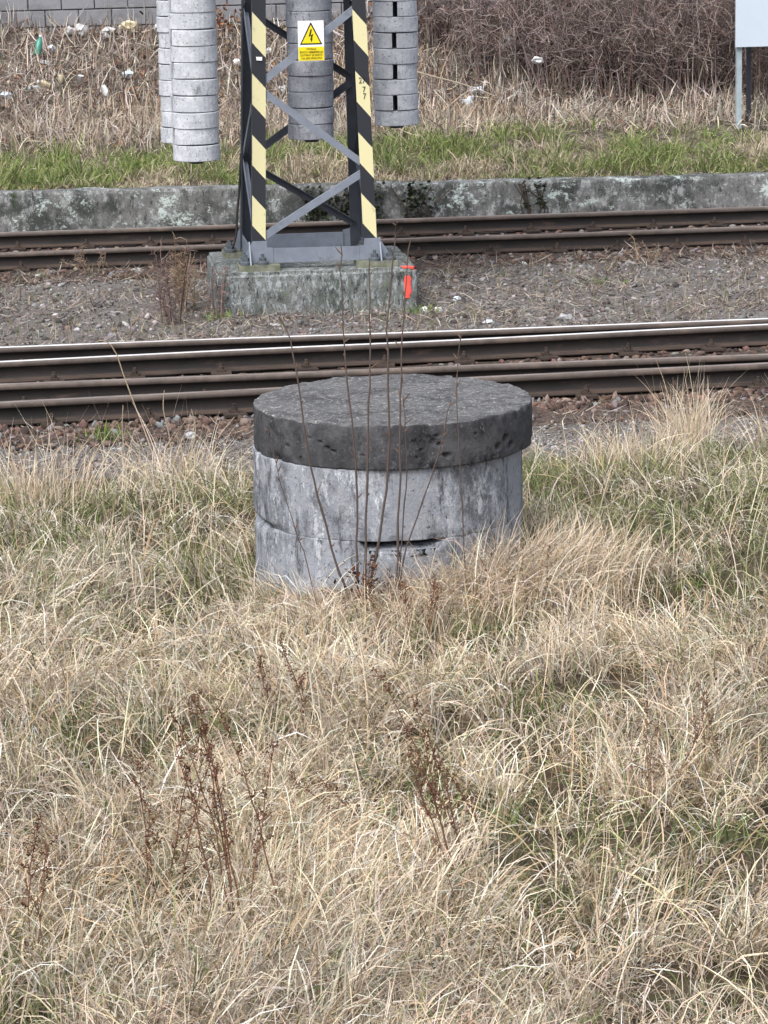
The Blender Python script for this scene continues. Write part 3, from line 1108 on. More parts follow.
def stone_shapes(n):
    V, F = ico()
    S = V[None] * RNG.uniform(.62, 1.15, (n, len(V), 1)) * np.stack([RNG.uniform(.85, 1.3, n), RNG.uniform(.7, 1.0, n), RNG.uniform(.45, .8, n)], 1)[:, None]
    return S, F


def add_stones(bag, x, y, r, cols, sink=.25, zadd=0):
    n = len(x)
    S, F = stone_shapes(n)
    R = rotmats(n)
    V = np.einsum('nij,nkj->nki', R, S) * r[:, None, None]
    V[:, :, 2] *= .75
    V += np.stack([x, y, zt(x, y) + r * (.5 - sink) + zadd], 1)[:, None]
    k = V.shape[1]
    Fq = (F[None] + (np.arange(n) * k)[:, None, None]).reshape(-1, 3)
    bag.add(V.reshape(-1, 3), Fq, np.repeat(cols, k, 0))


BROWN = [(.085, .060, .050), (.14, .095, .078), (.055, .043, .040), (.19, .15, .13), (.20, .19, .19)]
GREY = [(.23, .22, .225), (.15, .143, .142), (.37, .36, .365), (.075, .068, .066), (.20, .165, .145)]

bx = axis([(-30, -4, 2), (-4, 11, .1), (11, 31, 2)])
by = np.arange(19.95, 30.0, .1)
by = by[(by < 23.75) | (by > 27.55)]


def bed(name, ys, label):
    X, Y = np.meshgrid(bx, ys, indexing='ij')
    e = np.minimum(np.clip((Y - ys[0]) / .2, 0, 1), np.clip((ys[-1] - Y) / .2, 0, 1))
    Z = zt(X, Y) + e * (.016 + .018 * fnoise(X * 7, Y * 7, 15, 2)) - (1 - e) * .02
    i = np.arange(X.size).reshape(X.shape)
    Q = np.stack([i[:-1, :-1], i[1:, :-1], i[1:, 1:], i[:-1, 1:]], -1).reshape(-1, 4)
    o = link(name, np_mesh(name, np.stack([X, Y, Z], -1).reshape(-1, 3), Q, M['bed']))
    return tag(o, label, 'ballast', kind='structure')


M['bed'] = layered('ballast_bed', (.075, .056, .048), [((.16, .12, .10), (25, 25, 25), .45, .6, .7), ((.03, .025, .022), (40, 40, 40), .55, .65, .6)], bump=.9, bscale=40, bdist=.03)
bed_near = bed('ballast_bed', np.arange(19.9, 23.76, .1), 'dark brown stone ballast bed of the near tracks')
bed_far = bed('ballast_bed', np.arange(27.4, 30.62, .1), 'dark brown stone ballast bed of the far track')

# the ballast stones nearest the camera, one by one
SM = []
S_, F_ = stone_shapes(14)
for k in range(14):
    me = np_mesh('stone', S_[k], F_, M['stone'], np.tile(pick(BROWN, (4, 5, 3, 2, 1), 1), (12, 1)), smooth=False)
    SM.append(me)
for k in range(280):
    x = RNG.uniform(-.9, 6.2)
    yr = divert(x) - 1.645 - .07
    y = yr - abs(RNG.normal(0, .22)) - .03
    s = RNG.uniform(.022, .045)
    o = link('stone', SM[RNG.integers(14)], bed_near, (x, y, float(zt(x, y)) + .026 + s * .3), tuple(RNG.uniform(0, 6.28, 3)))
    o.scale = (s, s, s * .85)

bag = Bag()
n = 5200
x = RNG.uniform(-2, 8, n)
y = divert(np.minimum(x, 8)) - 1.645 - .06 - np.abs(RNG.normal(0, .34, n))
add_stones(bag, x, y, RNG.uniform(.014, .036, n), pick(BROWN, (4, 5, 3, 2, 1), n), zadd=.012)
n = 5200
x, y = RNG.uniform(-2, 9, n), RNG.uniform(20.4, 23.6, n)
keep = np.ones(n, bool)
for f_ in (lambda v: 22.89 + 0 * v, lambda v: 21.30 + 0 * v, lambda v: divert(np.minimum(v, 8)), lambda v: divert(np.minimum(v, 8)) - 1.645):
    keep &= np.abs(y - f_(x)) > .085
x, y = x[keep], y[keep]
add_stones(bag, x, y, RNG.uniform(.018, .042, len(x)), pick(BROWN, (4, 5, 3, 2, 1), len(x)), zadd=.024)
n = 4600
x, y = RNG.uniform(-2.5, 10.5, n), RNG.uniform(27.5, 30.58, n)
keep = (np.abs(y - 29.74) > .085) & (np.abs(y - 28.29) > .085)
x, y = x[keep], y[keep]
add_stones(bag, x, y, RNG.uniform(.018, .045, len(x)), pick(BROWN, (4, 5, 3, 3, 2), len(x)), zadd=.022)
o = bag.obj('ballast_stones', M['stone'], smooth=False)
tag(o, 'loose dark brown ballast stones between and beside the rails', 'ballast', kind='stuff')

bag = Bag()
n = 16000
x, y = RNG.uniform(-1.6, 9, n), RNG.uniform(23.2, 27.9, n)
rr_ = RNG.uniform(.007, .020, n) * (1 + (RNG.random(n) < .12) * RNG.uniform(.4, 1.6, n))
add_stones(bag, x, y, rr_, pick(GREY, (4, 5, 2, 4, 4), n))
n = 9000
x = RNG.uniform(-2, 7, n)
y = 19.35 + RNG.normal(0, .52, n)
keep = (y > 18.0) & (y < 20.5)
x, y = x[keep], y[keep]
add_stones(bag, x, y, RNG.uniform(.006, .017, len(x)), pick(GREY, (5, 4, 3, 2, 2), len(x)))
o = bag.obj('gravel', M['stone'], smooth=False)
tag(o, 'grey gravel between the tracks and along the grass edge', 'gravel', kind='stuff')

# dry plant crumbs lying on the gravel
STRAW = [(.66, .555, .425), (.55, .440, .315), (.42, .320, .220), (.48, .43, .365), (.19, .130, .085), (.78, .70, .58)]
bag = Bag()
n = 42000
x, y = RNG.uniform(-2, 10, n), np.where(RNG.random(n) < .75, RNG.uniform(23.1, 28.1, n), RNG.uniform(18.4, 20.6, n))
dens = fnoise(x * 1.6, y * 1.6, 61)
k = dens > RNG.uniform(.25, .7, n)
x, y = x[k], y[k]
n = len(x)
V, Q = blades(np.stack([x, y, zt(x, y) + RNG.uniform(.005, .035, n)], 1), RNG.uniform(0, 2 * PI, n), RNG.uniform(1.0, 1.7, n), RNG.uniform(-.6, .8, n), RNG.uniform(.04, .20, n), RNG.uniform(.0035, .010, n), K=3, swirl=RNG.normal(0, .8, n))
bag.add(V, Q, np.repeat(pick([(.33, .285, .245), (.20, .16, .137), (.47, .42, .37), (.08, .064, .059), (.30, .28, .265)], (4, 5, 3, 6, 4), n), 6, 0))
n = 9000
x, y = RNG.uniform(-2, 10, n), RNG.uniform(23.2, 27.9, n)
k = (fnoise(x * 1.2, y * 2, 67) > .50) & ((x < 1.5) | (x > 3.2) | (y < 24.9) | (y > 26.4))
x, y = x[k], y[k]; n = len(x)
V, Q = blades(np.stack([x, y, zt(x, y)], 1), RNG.uniform(0, 2 * PI, n), RNG.uniform(.0, .7, n), RNG.uniform(-.2, 1.0, n), RNG.uniform(.03, .15, n), RNG.uniform(.004, .008, n), K=3)
bag.add(V, Q, np.repeat(pick([(.17, .19, .09), (.40, .35, .25), (.28, .22, .17), (.15, .11, .095)], (2, 3, 3, 3), n), 6, 0))
o = bag.obj('plant_debris', M['blade'])
tag(o, 'dry stalk and leaf debris strewn over the gravel', 'plant debris', kind='stuff')

# ------------------------------------------------------------------ the dry grass field
def field(spacing, y0, y1):
    ys = np.arange(y0, y1, spacing)
    xs = np.arange(-1.5, 6.6, spacing)
    X, Y = np.meshgrid(xs, ys)
    X = X.ravel() + RNG.uniform(-.6, .6, X.size) * spacing
    Y = Y.ravel() + RNG.uniform(-.6, .6, Y.size) * spacing
    k = (X < .262 * Y + 1.1) & (np.hypot(X - WX, Y - WY) > .69)
    return X[k], Y[k]


def away_from_well(x, y, az, reach=.42):
    dx, dy = x - WX, y - WY
    d = np.hypot(dx, dy)
    out = np.arctan2(dy, dx)
    close = d < .66 + reach
    dif = ((az - out + PI) % (2 * PI)) - PI
    lim = np.interp(d, [.68, .66 + reach], [.9, 2.2])
    return np.where(close, out + np.clip(dif, -lim, lim), az)


grass = Bag()
GREENS = [(.125, .17, .060), (.20, .23, .095), (.085, .120, .045), (.29, .28, .14)]


def edge_keep(x, y):
    e = 17.75 + .9 * (fnoise(x * 1.1, y * .3, 71) - .5) + .20 * (x - 2)
    return RNG.random(len(x)) < np.clip((e - y) / .55, 0, 1)


def gaps(x, y):
    return np.clip((fnoise(x * 2.3, y * 1.9, 111, 2) - .32) / .12, .12, 1)


# tufts of arching straw
tx, ty = field(.100, 7.7, 19.2)
k = edge_keep(tx, ty)
tx, ty = tx[k], ty[k]
nt_ = len(tx)
far = np.clip((ty - 12.2) / 2.2, 0, 1) * np.where((tx > .95) & (tx < 3.1) & (ty < 14.6), .25, 1)
lush = fnoise(tx * 1.5, ty * 1.5, 81, 3)
hgt = fnoise(tx * 1.7, ty * 1.7, 84, 2)
keepT = RNG.random(nt_) < gaps(tx, ty) * np.clip(.26 + (2.4 + 1.2 * far) * (lush - .33 - .07 * far), .30 - .22 * far, 1) * (1 - .35 * far)
tx, ty, far, lush, hgt = tx[keepT], ty[keepT], far[keepT], lush[keepT], hgt[keepT]
nt_ = len(tx)
taz = 2 * PI * 1.5 * fnoise(tx * .55, ty * .55, 87, 2) + RNG.normal(0, .5, nt_) - 1.2
tL = (.085 + .21 * hgt + .11 * lush) * (1 - .28 * far) * RNG.uniform(.75, 1.25, nt_)
tcol = RNG.normal(0, 1, nt_) * .5 + (fnoise(tx * .7, ty * .7, 91, 2) - .5) * 3
cnt = RNG.poisson(np.interp(ty, [8, 12, 18], [62, 50, 30]))
ti = np.repeat(np.arange(nt_), cnt)
n = len(ti)
off = RNG.normal(0, .036, (n, 2))
x, y = tx[ti] + off[:, 0], ty[ti] + off[:, 1]
ok = np.hypot(x - WX, y - WY) > .665
ti, off, x, y = ti[ok], off[ok], x[ok], y[ok]
n = len(ti)
rad = np.arctan2(off[:, 1], off[:, 0])
az = np.where(RNG.random(n) < .5, taz[ti] + RNG.normal(0, .7, n), rad + RNG.normal(0, .9, n))
az = away_from_well(x, y, az)
L = tL[ti] * RNG.uniform(.5, 1.3, n)
th0 = np.abs(RNG.normal(.28, .22, n)) + .25 * np.clip(tcol[ti], 0, 1)
bend = RNG.uniform(.6, 2.9, n)
V, Q = blades(np.stack([x, y, zt(x, y) - .005], 1), az, th0, bend, L, RNG.uniform(.0020, .0052, n) * (1 + .5 * (RNG.random(n) < .12)), K=5, swirl=RNG.normal(0, .8, n), power=np.exp(RNG.normal(.5, .6, n)))
c = pick(STRAW, (5, 4.5, 3.5, 3.5, 2.8, 6), n, .20)
tint = np.clip(1 + .16 * tcol[ti], .62, 1.3)[:, None] * np.array([[1, 1, 1]])
warm = np.clip(tcol[ti] * .07, -.12, .12)[:, None] * np.array([[.2, -.05, -.5]])
greyf = (far[ti] * .35)[:, None]
c = c * tint * (1 + warm)
c = c * (1 - greyf) + greyf * (c.mean(1, keepdims=True) * np.array([[1.0, .96, .86]]))
gmix = (RNG.random(n) < .05 + .10 * far[ti])
c[gmix] = pick(GREENS, (2, 4, 1, 4), gmix.sum())
grass.add(V, Q, np.repeat(np.clip(c, .02, .8), 10, 0))
N1 = n

# flattened thatch under it
x, y = field(.034, 7.7, 18.9)
k = edge_keep(x, y - .1) & (RNG.random(len(x)) < (.3 + .7 * gaps(x, y)) * np.interp(y, [8, 12, 18], [.8, .65, .6])) & (RNG.random(len(x)) < np.clip(.5 + 2.0 * (fnoise(x * 1.8, y * 1.8, 99, 3) - .33), .5, 1))
x, y = x[k], y[k]
n = len(x)
az = 2 * PI * 1.5 * fnoise(x * .8, y * .8, 97, 2) + RNG.normal(0, 1.1, n)
az = away_from_well(x, y, az, .3)
V, Q = blades(np.stack([x, y, zt(x, y) + RNG.uniform(0, .05, n)], 1), az, RNG.uniform(.8, 1.5, n), RNG.uniform(-.2, .8, n), RNG.uniform(.06, .20, n), RNG.uniform(.0024, .0055, n), K=4, swirl=RNG.normal(0, 1.1, n))
c = pick([(.34, .285, .225), (.25, .19, .135), (.17, .12, .085), (.44, .385, .32), (.085, .062, .045)], (4, 4, 3, 3, 3), n)
grass.add(V, Q, np.repeat(c, 8, 0))

# green shoots in patches
x, y = field(.030, 7.7, 18.7)
g = .55 * fnoise(x * 1.5, y * 1.5, 103, 3) + .45 * fnoise(x * 5.5, y * 5.5, 109, 2) + .11 * np.clip((y - 12.0) / 2.0, 0, 1) * np.where((x > .95) & (x < 3.1) & (y < 14.0), .3, 1) * np.where(x > 2.4, .75, 1)
g = g + .085 * (1 - gaps(x, y))
d = np.hypot(x - WX, y - WY)
g = g + .16 * np.exp(-((d - .85) / .25) ** 2) * (y > 13.7)
for px_, py_, pr_, ps_ in ((3.05, 16.9, .35, .14), (.35, 15.3, .4, .2), (2.75, 15.2, .25, .12), (4.2, 17.6, .3, .12), (1.0, 11.0, .22, .15), (.75, 12.2, .3, .12), (.9, 16.8, .3, .2), (.1, 14.0, .3, .15), (2.0, 11.6, .2, .12)):
    g = g + ps_ * np.exp(-((x - px_) ** 2 + (y - py_) ** 2) / pr_ ** 2)
k = (RNG.random(len(x)) < np.clip((g - .52) * 4.5, .04, .75)) & edge_keep(x, y - .05)
x, y = x[k], y[k]
n = len(x)
az = away_from_well(x, y, RNG.uniform(0, 2 * PI, n), .2)
V, Q = blades(np.stack([x, y, zt(x, y)], 1), az, RNG.uniform(.05, .7, n), RNG.uniform(.2, 1.4, n), RNG.uniform(.08, .22, n), RNG.uniform(.003, .0062, n), K=4)
grass.add(V, Q, np.repeat(pick(GREENS, (4, 4, 3, 2), n, .2), 8, 0))

# long loose stalks and bleached leaves over the top
n = 5200
x, y = RNG.uniform(-1.5, 6, n), RNG.uniform(7.7, 18.4, n)
k = (x < .262 * y + 1.1) & (np.hypot(x - WX, y - WY) > .72) & edge_keep(x, y)
x, y = x[k], y[k]; n = len(x)
az = away_from_well(x, y, RNG.uniform(0, 2 * PI, n), .5)
V, Q = blades(np.stack([x, y, zt(x, y)], 1), az, RNG.uniform(.05, .9, n), RNG.uniform(-.1, 1.2, n), RNG.uniform(.18, .48, n), RNG.uniform(.0028, .0055, n), K=7, swirl=RNG.normal(0, .5, n))
c = pick([(.66, .59, .47), (.58, .48, .34), (.46, .34, .21)], (5, 4, 2), n)
grass.add(V, Q, np.repeat(c, 14, 0))

# deep fringe of straw round the foot of the well, heaped in front and to the right
n = 8000
a = CAMANG + RNG.triangular(-1.35, .55, 1.75, n)
d = .70 + np.abs(RNG.normal(0, .24, n))
x, y = WX + d * np.cos(a), WY + d * np.sin(a)
ca = a - CAMANG
hf = np.interp(ca, [-1.3, -.7, -.1, .4, 1.0, 1.6], [.35, .40, .75, 1.25, 1.2, .8])
az = away_from_well(x, y, a + RNG.normal(0, 1.4, n), .55)
V, Q = blades(np.stack([x, y, zt(x, y)], 1), az, RNG.uniform(.02, .55, n), RNG.uniform(.3, 2.8, n), RNG.uniform(.14, .44, n) * hf, RNG.uniform(.0022, .0052, n), K=6, swirl=RNG.normal(0, .8, n), power=np.exp(RNG.normal(.5, .6, n)))
c = pick(STRAW, (5, 5, 4, 3, 2, 4), n, .18)
grass.add(V, Q, np.repeat(c, 12, 0))
o = grass.obj('dry_grass', M['blade'])
tag(o, 'dense matted dry straw coloured grass with green shoots filling the foreground', 'grass', kind='stuff')

# ------------------------------------------------------------------ separate tall straw tufts
def straw_tuft(x, y, n, spread, lo, hi, label, lean=(0, 0), pal=(STRAW[0], STRAW[1], STRAW[5])):
    t = empty('straw_tuft', (x, y, float(zt(x, y))), label, 'grass tuft', 'tall dry grass tufts')
    b = Bag()
    px, py = x + RNG.normal(0, spread, n), y + RNG.normal(0, spread * .8, n)
    az = np.arctan2(py - y + RNG.normal(0, spread, n) + lean[1], px - x + RNG.normal(0, spread, n) + lean[0])
    V, Q = blades(np.stack([px, py, zt(px, py) - .01], 1), az, RNG.uniform(.02, .40, n), RNG.uniform(.0, 1.5, n), RNG.uniform(lo, hi, n), RNG.uniform(.0026, .0050, n), K=6, swirl=RNG.normal(0, .6, n), power=np.exp(RNG.normal(.6, .5, n)))
    b.add(V, Q, np.repeat(pick(pal, (5, 4, 2), n), 12, 0))
    b.obj('blades', M['blade'], t)
    m = n // 12
    px, py = x + RNG.normal(0, spread, m), y + RNG.normal(0, spread, m)
    b = Bag()
    V, Q = blades(np.stack([px, py, zt(px, py)], 1), RNG.uniform(0, 6.28, m), RNG.uniform(.0, .55, m), RNG.uniform(0, .5, m), RNG.uniform(hi * .9, hi * 1.5, m), .0035, K=6)
    b.add(V, Q, np.repeat(pick(pal, (4, 4, 2), m), 12, 0))
    b.obj('stalks', M['blade'], t)
    return t


straw_tuft(4.03, 18.45, 260, .085, .25, .50, 'tall upright straw tuft reaching up in front of the rails at right')
straw_tuft(3.40, 17.3, 230, .16, .18, .36, 'bushy straw tuft between the well and the tallest right tuft')
straw_tuft(-.03, 16.55, 300, .20, .22, .46, 'wide straw tuft at the left edge below the ballast')
straw_tuft(.72, 17.15, 200, .16, .2, .42, 'thin straw tuft left of the well near the gravel')
straw_tuft(4.55, 17.6, 220, .2, .2, .42, 'leaning straw tuft at the right edge of the grass', (-.1, 0))
straw_tuft(2.50, 13.74, 200, .14, .20, .42, 'thick warm straw tuft against the right foot of the well', (.06, -.05))

# a few bent single stalks standing before the rails
st = empty('dry_stalks', (.62, 18.3, .1), 'bent dry stalks with curled tip standing before the left rails', 'plant')
for pts in ([(.72, 18.0, .12), (.62, 18.2, .42), (.53, 18.3, .68), (.47, 18.3, .88), (.40, 18.3, .94), (.36, 18.3, .93)],
            [(.80, 18.3, .10), (.78, 18.3, .34), (.75, 18.3, .5), (.76, 18.3, .62)], [(.88, 18.5, .08), (.95, 18.5, .3), (.93, 18.5, .46)],
            [(.52, 18.4, .08), (.50, 18.4, .34), (.51, 18.4, .52)], [(1.05, 18.6, .05), (1.09, 18.6, .24), (1.2, 18.6, .38)]):
    c = spline(pts, 10)[None]
    V, Q = tubes(c, np.linspace(.0045, .0022, 10)[None], 4)
    link('stalk', np_mesh('stalk', V, Q, M['twig'], np.tile([(.36, .29, .21)], (len(V), 1)), shift=np.array(rootloc(st))), st)

# ------------------------------------------------------------------ sapling stems in front of the well
sap = empty('bare_sapling', (1.45, 13.3, .42), 'bare upright sapling stems growing in front of the concrete well', 'sapling')
STEMS = [
    ([(1.37, .40), (1.337, .573), (1.294, .705), (1.241, .939), (1.196, 1.124), (1.162, 1.353), (1.136, 1.58), (1.109, 1.738), (1.072, 1.825)], 13.32, .0080),
    ([(1.40, .40), (1.396, .57), (1.401, .793), (1.402, 1.069), (1.385, 1.298), (1.364, 1.571), (1.354, 1.751), (1.350, 1.975), (1.354, 2.13)], 13.36, .0072),
    ([(1.43, .40), (1.432, .559), (1.439, .883), (1.450, 1.204), (1.455, 1.432), (1.468, 1.657), (1.473, 1.881), (1.477, 2.059)], 13.33, .0078),
    ([(1.44, .40), (1.46, .581), (1.50, .765), (1.537, 1.017), (1.551, 1.291), (1.551, 1.518), (1.551, 1.744), (1.577, 1.967), (1.604, 2.188), (1.613, 2.223)], 13.38, .0082),
    ([(1.56, .40), (1.58, .692), (1.59, .969), (1.60, 1.289), (1.605, 1.516), (1.618, 1.741), (1.64, 1.964), (1.661, 2.142)], 13.35, .0070),
    ([(1.58, .40), (1.604, .737), (1.633, 1.105), (1.624, 1.334), (1.621, 1.425)], 13.40, .0045),
    ([(1.58, .42), (1.612, .69), (1.708, .963), (1.78, 1.19), (1.814, 1.348), (1.828, 1.416)], 13.37, .0050),
    ([(1.90, .42), (1.876, .956), (1.858, 1.278), (1.857, 1.506), (1.868, 1.664), (1.882, 1.717)], 13.34, .0040),
    ([(1.22, .42), (1.16, .72), (1.08, .98), (1.03, 1.2), (1.0, 1.34)], 13.30, .0036)]
for pts, yy, r0 in STEMS:
    k = 22
    r0 = r0 * .85
    c = spline([(a, yy + .03 * math.sin(3 * b), b) for a, b in pts], k)
    c[:, :2] += RNG.normal(0, .0022, (k, 2))
    r = np.linspace(r0, r0 * .38, k) * (1 + (np.arange(k) % 4 == 0) * .25)
    b = Bag()
    V, Q = tubes(c[None], r[None], 6)
    b.add(V, Q, (.10, .078, .070))
    stem = b.obj('stem', M['twig'], sap)
    b = Bag()
    for j in range(6, k - 1):
        if RNG.random() < .45:
            d = np.array([RNG.normal(0, 1), RNG.normal(0, .5), 1.3])
            d *= RNG.uniform(.012, .05) / np.linalg.norm(d)
            V, Q = tubes(np.stack([c[j], c[j] + d * .5, c[j] + d])[None], np.array([[.0028, .0034, .0012]]), 4)
            b.add(V, Q, (.15, .10, .075))
    if b.n: b.obj('buds', M['twig'], stem)


def leaf_clump(name, parent, cx, cy, cz, n, r, size, pal, mat='blade'):
    b = Bag()
    P = np.stack([cx + RNG.normal(0, r[0], n), cy + RNG.normal(0, r[1], n), cz + RNG.normal(0, r[2], n)], 1)
    V, Q = blades(P, RNG.uniform(0, 6.28, n), RNG.uniform(.3, 2.2, n), RNG.uniform(-1.2, 1.6, n), RNG.uniform(size[0], size[1], n), RNG.uniform(size[0] * .4, size[1] * .45, n), K=4, swirl=RNG.normal(0, .7, n), floor=False, prof=np.array([.25, 1, .8, .1]))
    b.add(V, Q, np.repeat(pick(pal, [1] * len(pal), n, .25), 8, 0))
    return b.obj(name, M[mat], parent)


DEAD = [(.10, .045, .028), (.15, .075, .045), (.065, .035, .025)]
leaf_clump('dead_leaves', sap, 1.40, 13.34, .60, 70, (.055, .03, .06), (.02, .05), DEAD)


# ------------------------------------------------------------------ dock weeds in the foreground
def dock(x, y, n, h, lean, label, col=(.125, .066, .045), dense=1.0, spread=.05):
    t = empty('dock_weed', (x, y, float(zt(x, y))), label, 'weed', 'dead dock weeds in the grass')
    for s in range(n):
        px, py = x + RNG.normal(0, spread), y + RNG.normal(0, spread)
        hh = h * RNG.uniform(.7, 1.05)
        dx = lean + RNG.normal(0, .09)
        dy = RNG.normal(0, .06)
        z = float(zt(px, py))
        pts = [(px, py, z - .01), (px + dx * .3 * hh, py + dy * .3 * hh, z + .35 * hh), (px + dx * .75 * hh, py + dy * .7 * hh, z + .7 * hh), (px + dx * 1.3 * hh, py + dy * hh, z + hh)]
        c = spline(pts, 12) + np.cumsum(RNG.normal(0, .0045, (12, 3)), 0) * np.array([1, 1, .3])
        b = Bag()
        V, Q = tubes(c[None], np.linspace(.0034, .0013, 12)[None], 5)
        b.add(V, Q, np.array(col) * 1.25)
        ends = []
        for j in range(4, 12):
            for q in range(2):
                if RNG.random() < .75:
                    d = np.array([RNG.normal(0, 1), RNG.normal(0, 1), RNG.uniform(.5, 1.6)])
                    d *= RNG.uniform(.03, .085) * (1.15 - j / 16) / np.linalg.norm(d)
                    p = np.stack([c[j], c[j] + d * .5, c[j] + d + (0, 0, .008)])
                    V, Q = tubes(p[None], np.array([[.0018, .0015, .001]]), 3)
                    b.add(V, Q, np.array(col) * 1.1)
                    ends.append(p)
        so = b.obj('stem', M['twig'], t)
        b = Bag()
        P = np.concatenate([e[0] + (e[2] - e[0]) * RNG.uniform(.2, 1.05, (max(2, int(9 * dense)), 1)) for e in ends] + [c[8:][RNG.integers(0, 4, int(14 * dense))]])
        P = P + RNG.normal(0, .006, P.shape)
        V0, F0 = ico()
        m = len(P)
        octv = np.array([[1, 0, 0], [-1, 0, 0], [0, 1, 0], [0, -1, 0], [0, 0, 1.3], [0, 0, -1.3]])
        octf = np.array([[0, 2, 4], [2, 1, 4], [1, 3, 4], [3, 0, 4], [2, 0, 5], [1, 2, 5], [3, 1, 5], [0, 3, 5]])
        Vv = np.einsum('nij,kj->nki', rotmats(m), octv) * RNG.uniform(.0018, .0042, (m, 1, 1)) + P[:, None]
        b.add(Vv.reshape(-1, 3), (octf[None] + (np.arange(m) * 6)[:, None, None]).reshape(-1, 3), np.repeat(pick([col, tuple(v * .6 for v in col), tuple(v * 1.5 for v in col)], (3, 2, 2), m, .2), 6, 0))
        b.obj('seed_heads', M['twig'], so, smooth=False)
    return t


dock(.54, 9.15, 7, .80, -.10, 'largest reddish brown dock weed with many stems in the lower left grass', dense=1.2, spread=.06)
dock(.31, 9.45, 4, .58, .05, 'thin brown dock weed just left of the largest one')
dock(1.28, 9.35, 4, .74, -.18, 'brown dock weed leaning left below the well, near bottom centre', dense=1.2, spread=.02)
dock(1.44, 9.9, 2, .36, -.5, 'short brown weed leaning over right of the bottom centre dock', dense=.7)
dock(-.14, 9.1, 2, .50, .12, 'brown dock weed at the far left edge of the foreground')
dock(1.09, 10.1, 2, .30, -.35, 'small brown weed between the largest dock and the centre dock', dense=.8)
dock(2.12, 10.3, 3, .44, .0, 'upright grey brown weed stalks in the right foreground grass', (.17, .115, .08), .9)
dock(2.42, 10.6, 2, .46, .05, 'rightmost brown weed stalks near the right edge', (.17, .11, .075), .8)
dock(.93, 11.5, 3, .34, -.1, 'low rusty weed above and right of the largest dock', dense=1.1, spread=.09)
dock(1.60, 12.9, 4, .36, .02, 'rusty brown weed clump standing in front of the well', (.16, .085, .055), 1.0, .06)
dock(1.52, 13.35, 4, .30, .1, 'dark brown weed pressed between the sapling and the well', (.10, .055, .04), 1.1, .05)
dock(2.27, 13.2, 1, .42, .0, 'single thin brown weed stalk right of the well foot', (.13, .08, .06), .5)


# ------------------------------------------------------------------ shrubs
def twig_tree(root, base, nst, h, spread, ntw, nsub, cols, r0=.007, up=1.0, droop=.4, names=('stems', 'twigs'), sub_len=(.06, .16)):
    base = np.array(base, float)
    K = 7
    a = RNG.uniform(0, 2 * PI, nst)
    rr0 = np.sqrt(RNG.random(nst)) * spread * .55
    B = np.stack([base[0] + rr0 * np.cos(a), base[1] + rr0 * np.sin(a) * .7, np.zeros(nst)], 1)
    B[:, 2] = zt(B[:, 0], B[:, 1]) - .02
    H = h * RNG.uniform(.5, 1.08, nst)
    a2 = a + RNG.normal(0, .9, nst)
    lean = np.abs(RNG.normal(.35, .3, nst)) * spread / max(h, .1) * 1.1
    s = np.linspace(0, 1, K)[None, :, None]
    d = np.stack([np.cos(a2) * lean, np.sin(a2) * lean * .7, np.full(nst, up)], 1)[:, None] * H[:, None, None]
    P = B[:, None] + d * s
    P[:, :, 2] -= (droop * H * lean)[:, None] * np.linspace(0, 1, K)[None] ** 2.5
    P += np.cumsum(RNG.normal(0, .018 * h, (nst, K, 3)), axis=1) * np.linspace(0, 1, K)[None, :, None]
    b = Bag()
    V, Q = tubes(P, (r0 * RNG.uniform(.6, 1.2, nst))[:, None] * np.linspace(1, .4, K)[None], 4)
    b.add(V, Q, np.repeat(pick(cols, [1] * len(cols), nst, .2), K * 4, 0))
    stem_o = b.obj(names[0], M['twig'], root)
    # twigs along the stems, then sub twigs along those
    si = np.repeat(np.arange(nst), ntw)
    m = len(si)
    t = RNG.uniform(.22, 1.0, m) * (K - 1)
    i0 = np.minimum(t.astype(int), K - 2)
    f = (t - i0)[:, None]
    S = P[si, i0] * (1 - f) + P[si, i0 + 1] * f
    dirs = RNG.normal(0, 1, (m, 3)); dirs[:, 2] = dirs[:, 2] * .7 + .45
    dirs /= np.linalg.norm(dirs, axis=1, keepdims=True)
    ln = RNG.uniform(.10, .32, m)[:, None] * h * .55
    mid = S + dirs * ln * .5 + RNG.normal(0, .02 * h, (m, 3))
    end = S + dirs * ln + RNG.normal(0, .035 * h, (m, 3))
    end[:, 2] -= droop * ln[:, 0] * .4
    T = np.stack([S, mid, end], 1)
    b = Bag()
    V, Q = tubes(T, np.tile(np.array([[.55, .42, .25]]) * r0, (m, 1)), 3)
    b.add(V, Q, np.repeat(pick(cols, [1] * len(cols), m, .25), 9, 0))
    ui = np.repeat(np.arange(m), nsub)
    q = len(ui)
    if q:
        f = RNG.uniform(.3, 1, q)[:, None]
        S2 = np.where(f < .5, T[ui, 0] * (1 - 2 * f) + T[ui, 1] * 2 * f, T[ui, 1] * (2 - 2 * f) + T[ui, 2] * (2 * f - 1))
        d2 = RNG.normal(0, 1, (q, 3)); d2[:, 2] += .3
        d2 /= np.linalg.norm(d2, axis=1, keepdims=True)
        l2 = RNG.uniform(*sub_len, q)[:, None] * h
        U = np.stack([S2, S2 + d2 * l2 * .5 + RNG.normal(0, .012 * h, (q, 3)), S2 + d2 * l2], 1)
        V, Q = tubes(U, np.tile(np.array([[.34, .28, .18]]) * r0, (q, 1)), 3)
        b.add(V, Q, np.repeat(pick(cols, [1] * len(cols), q, .3), 9, 0))
    b.obj(names[1], M['twig'], stem_o)


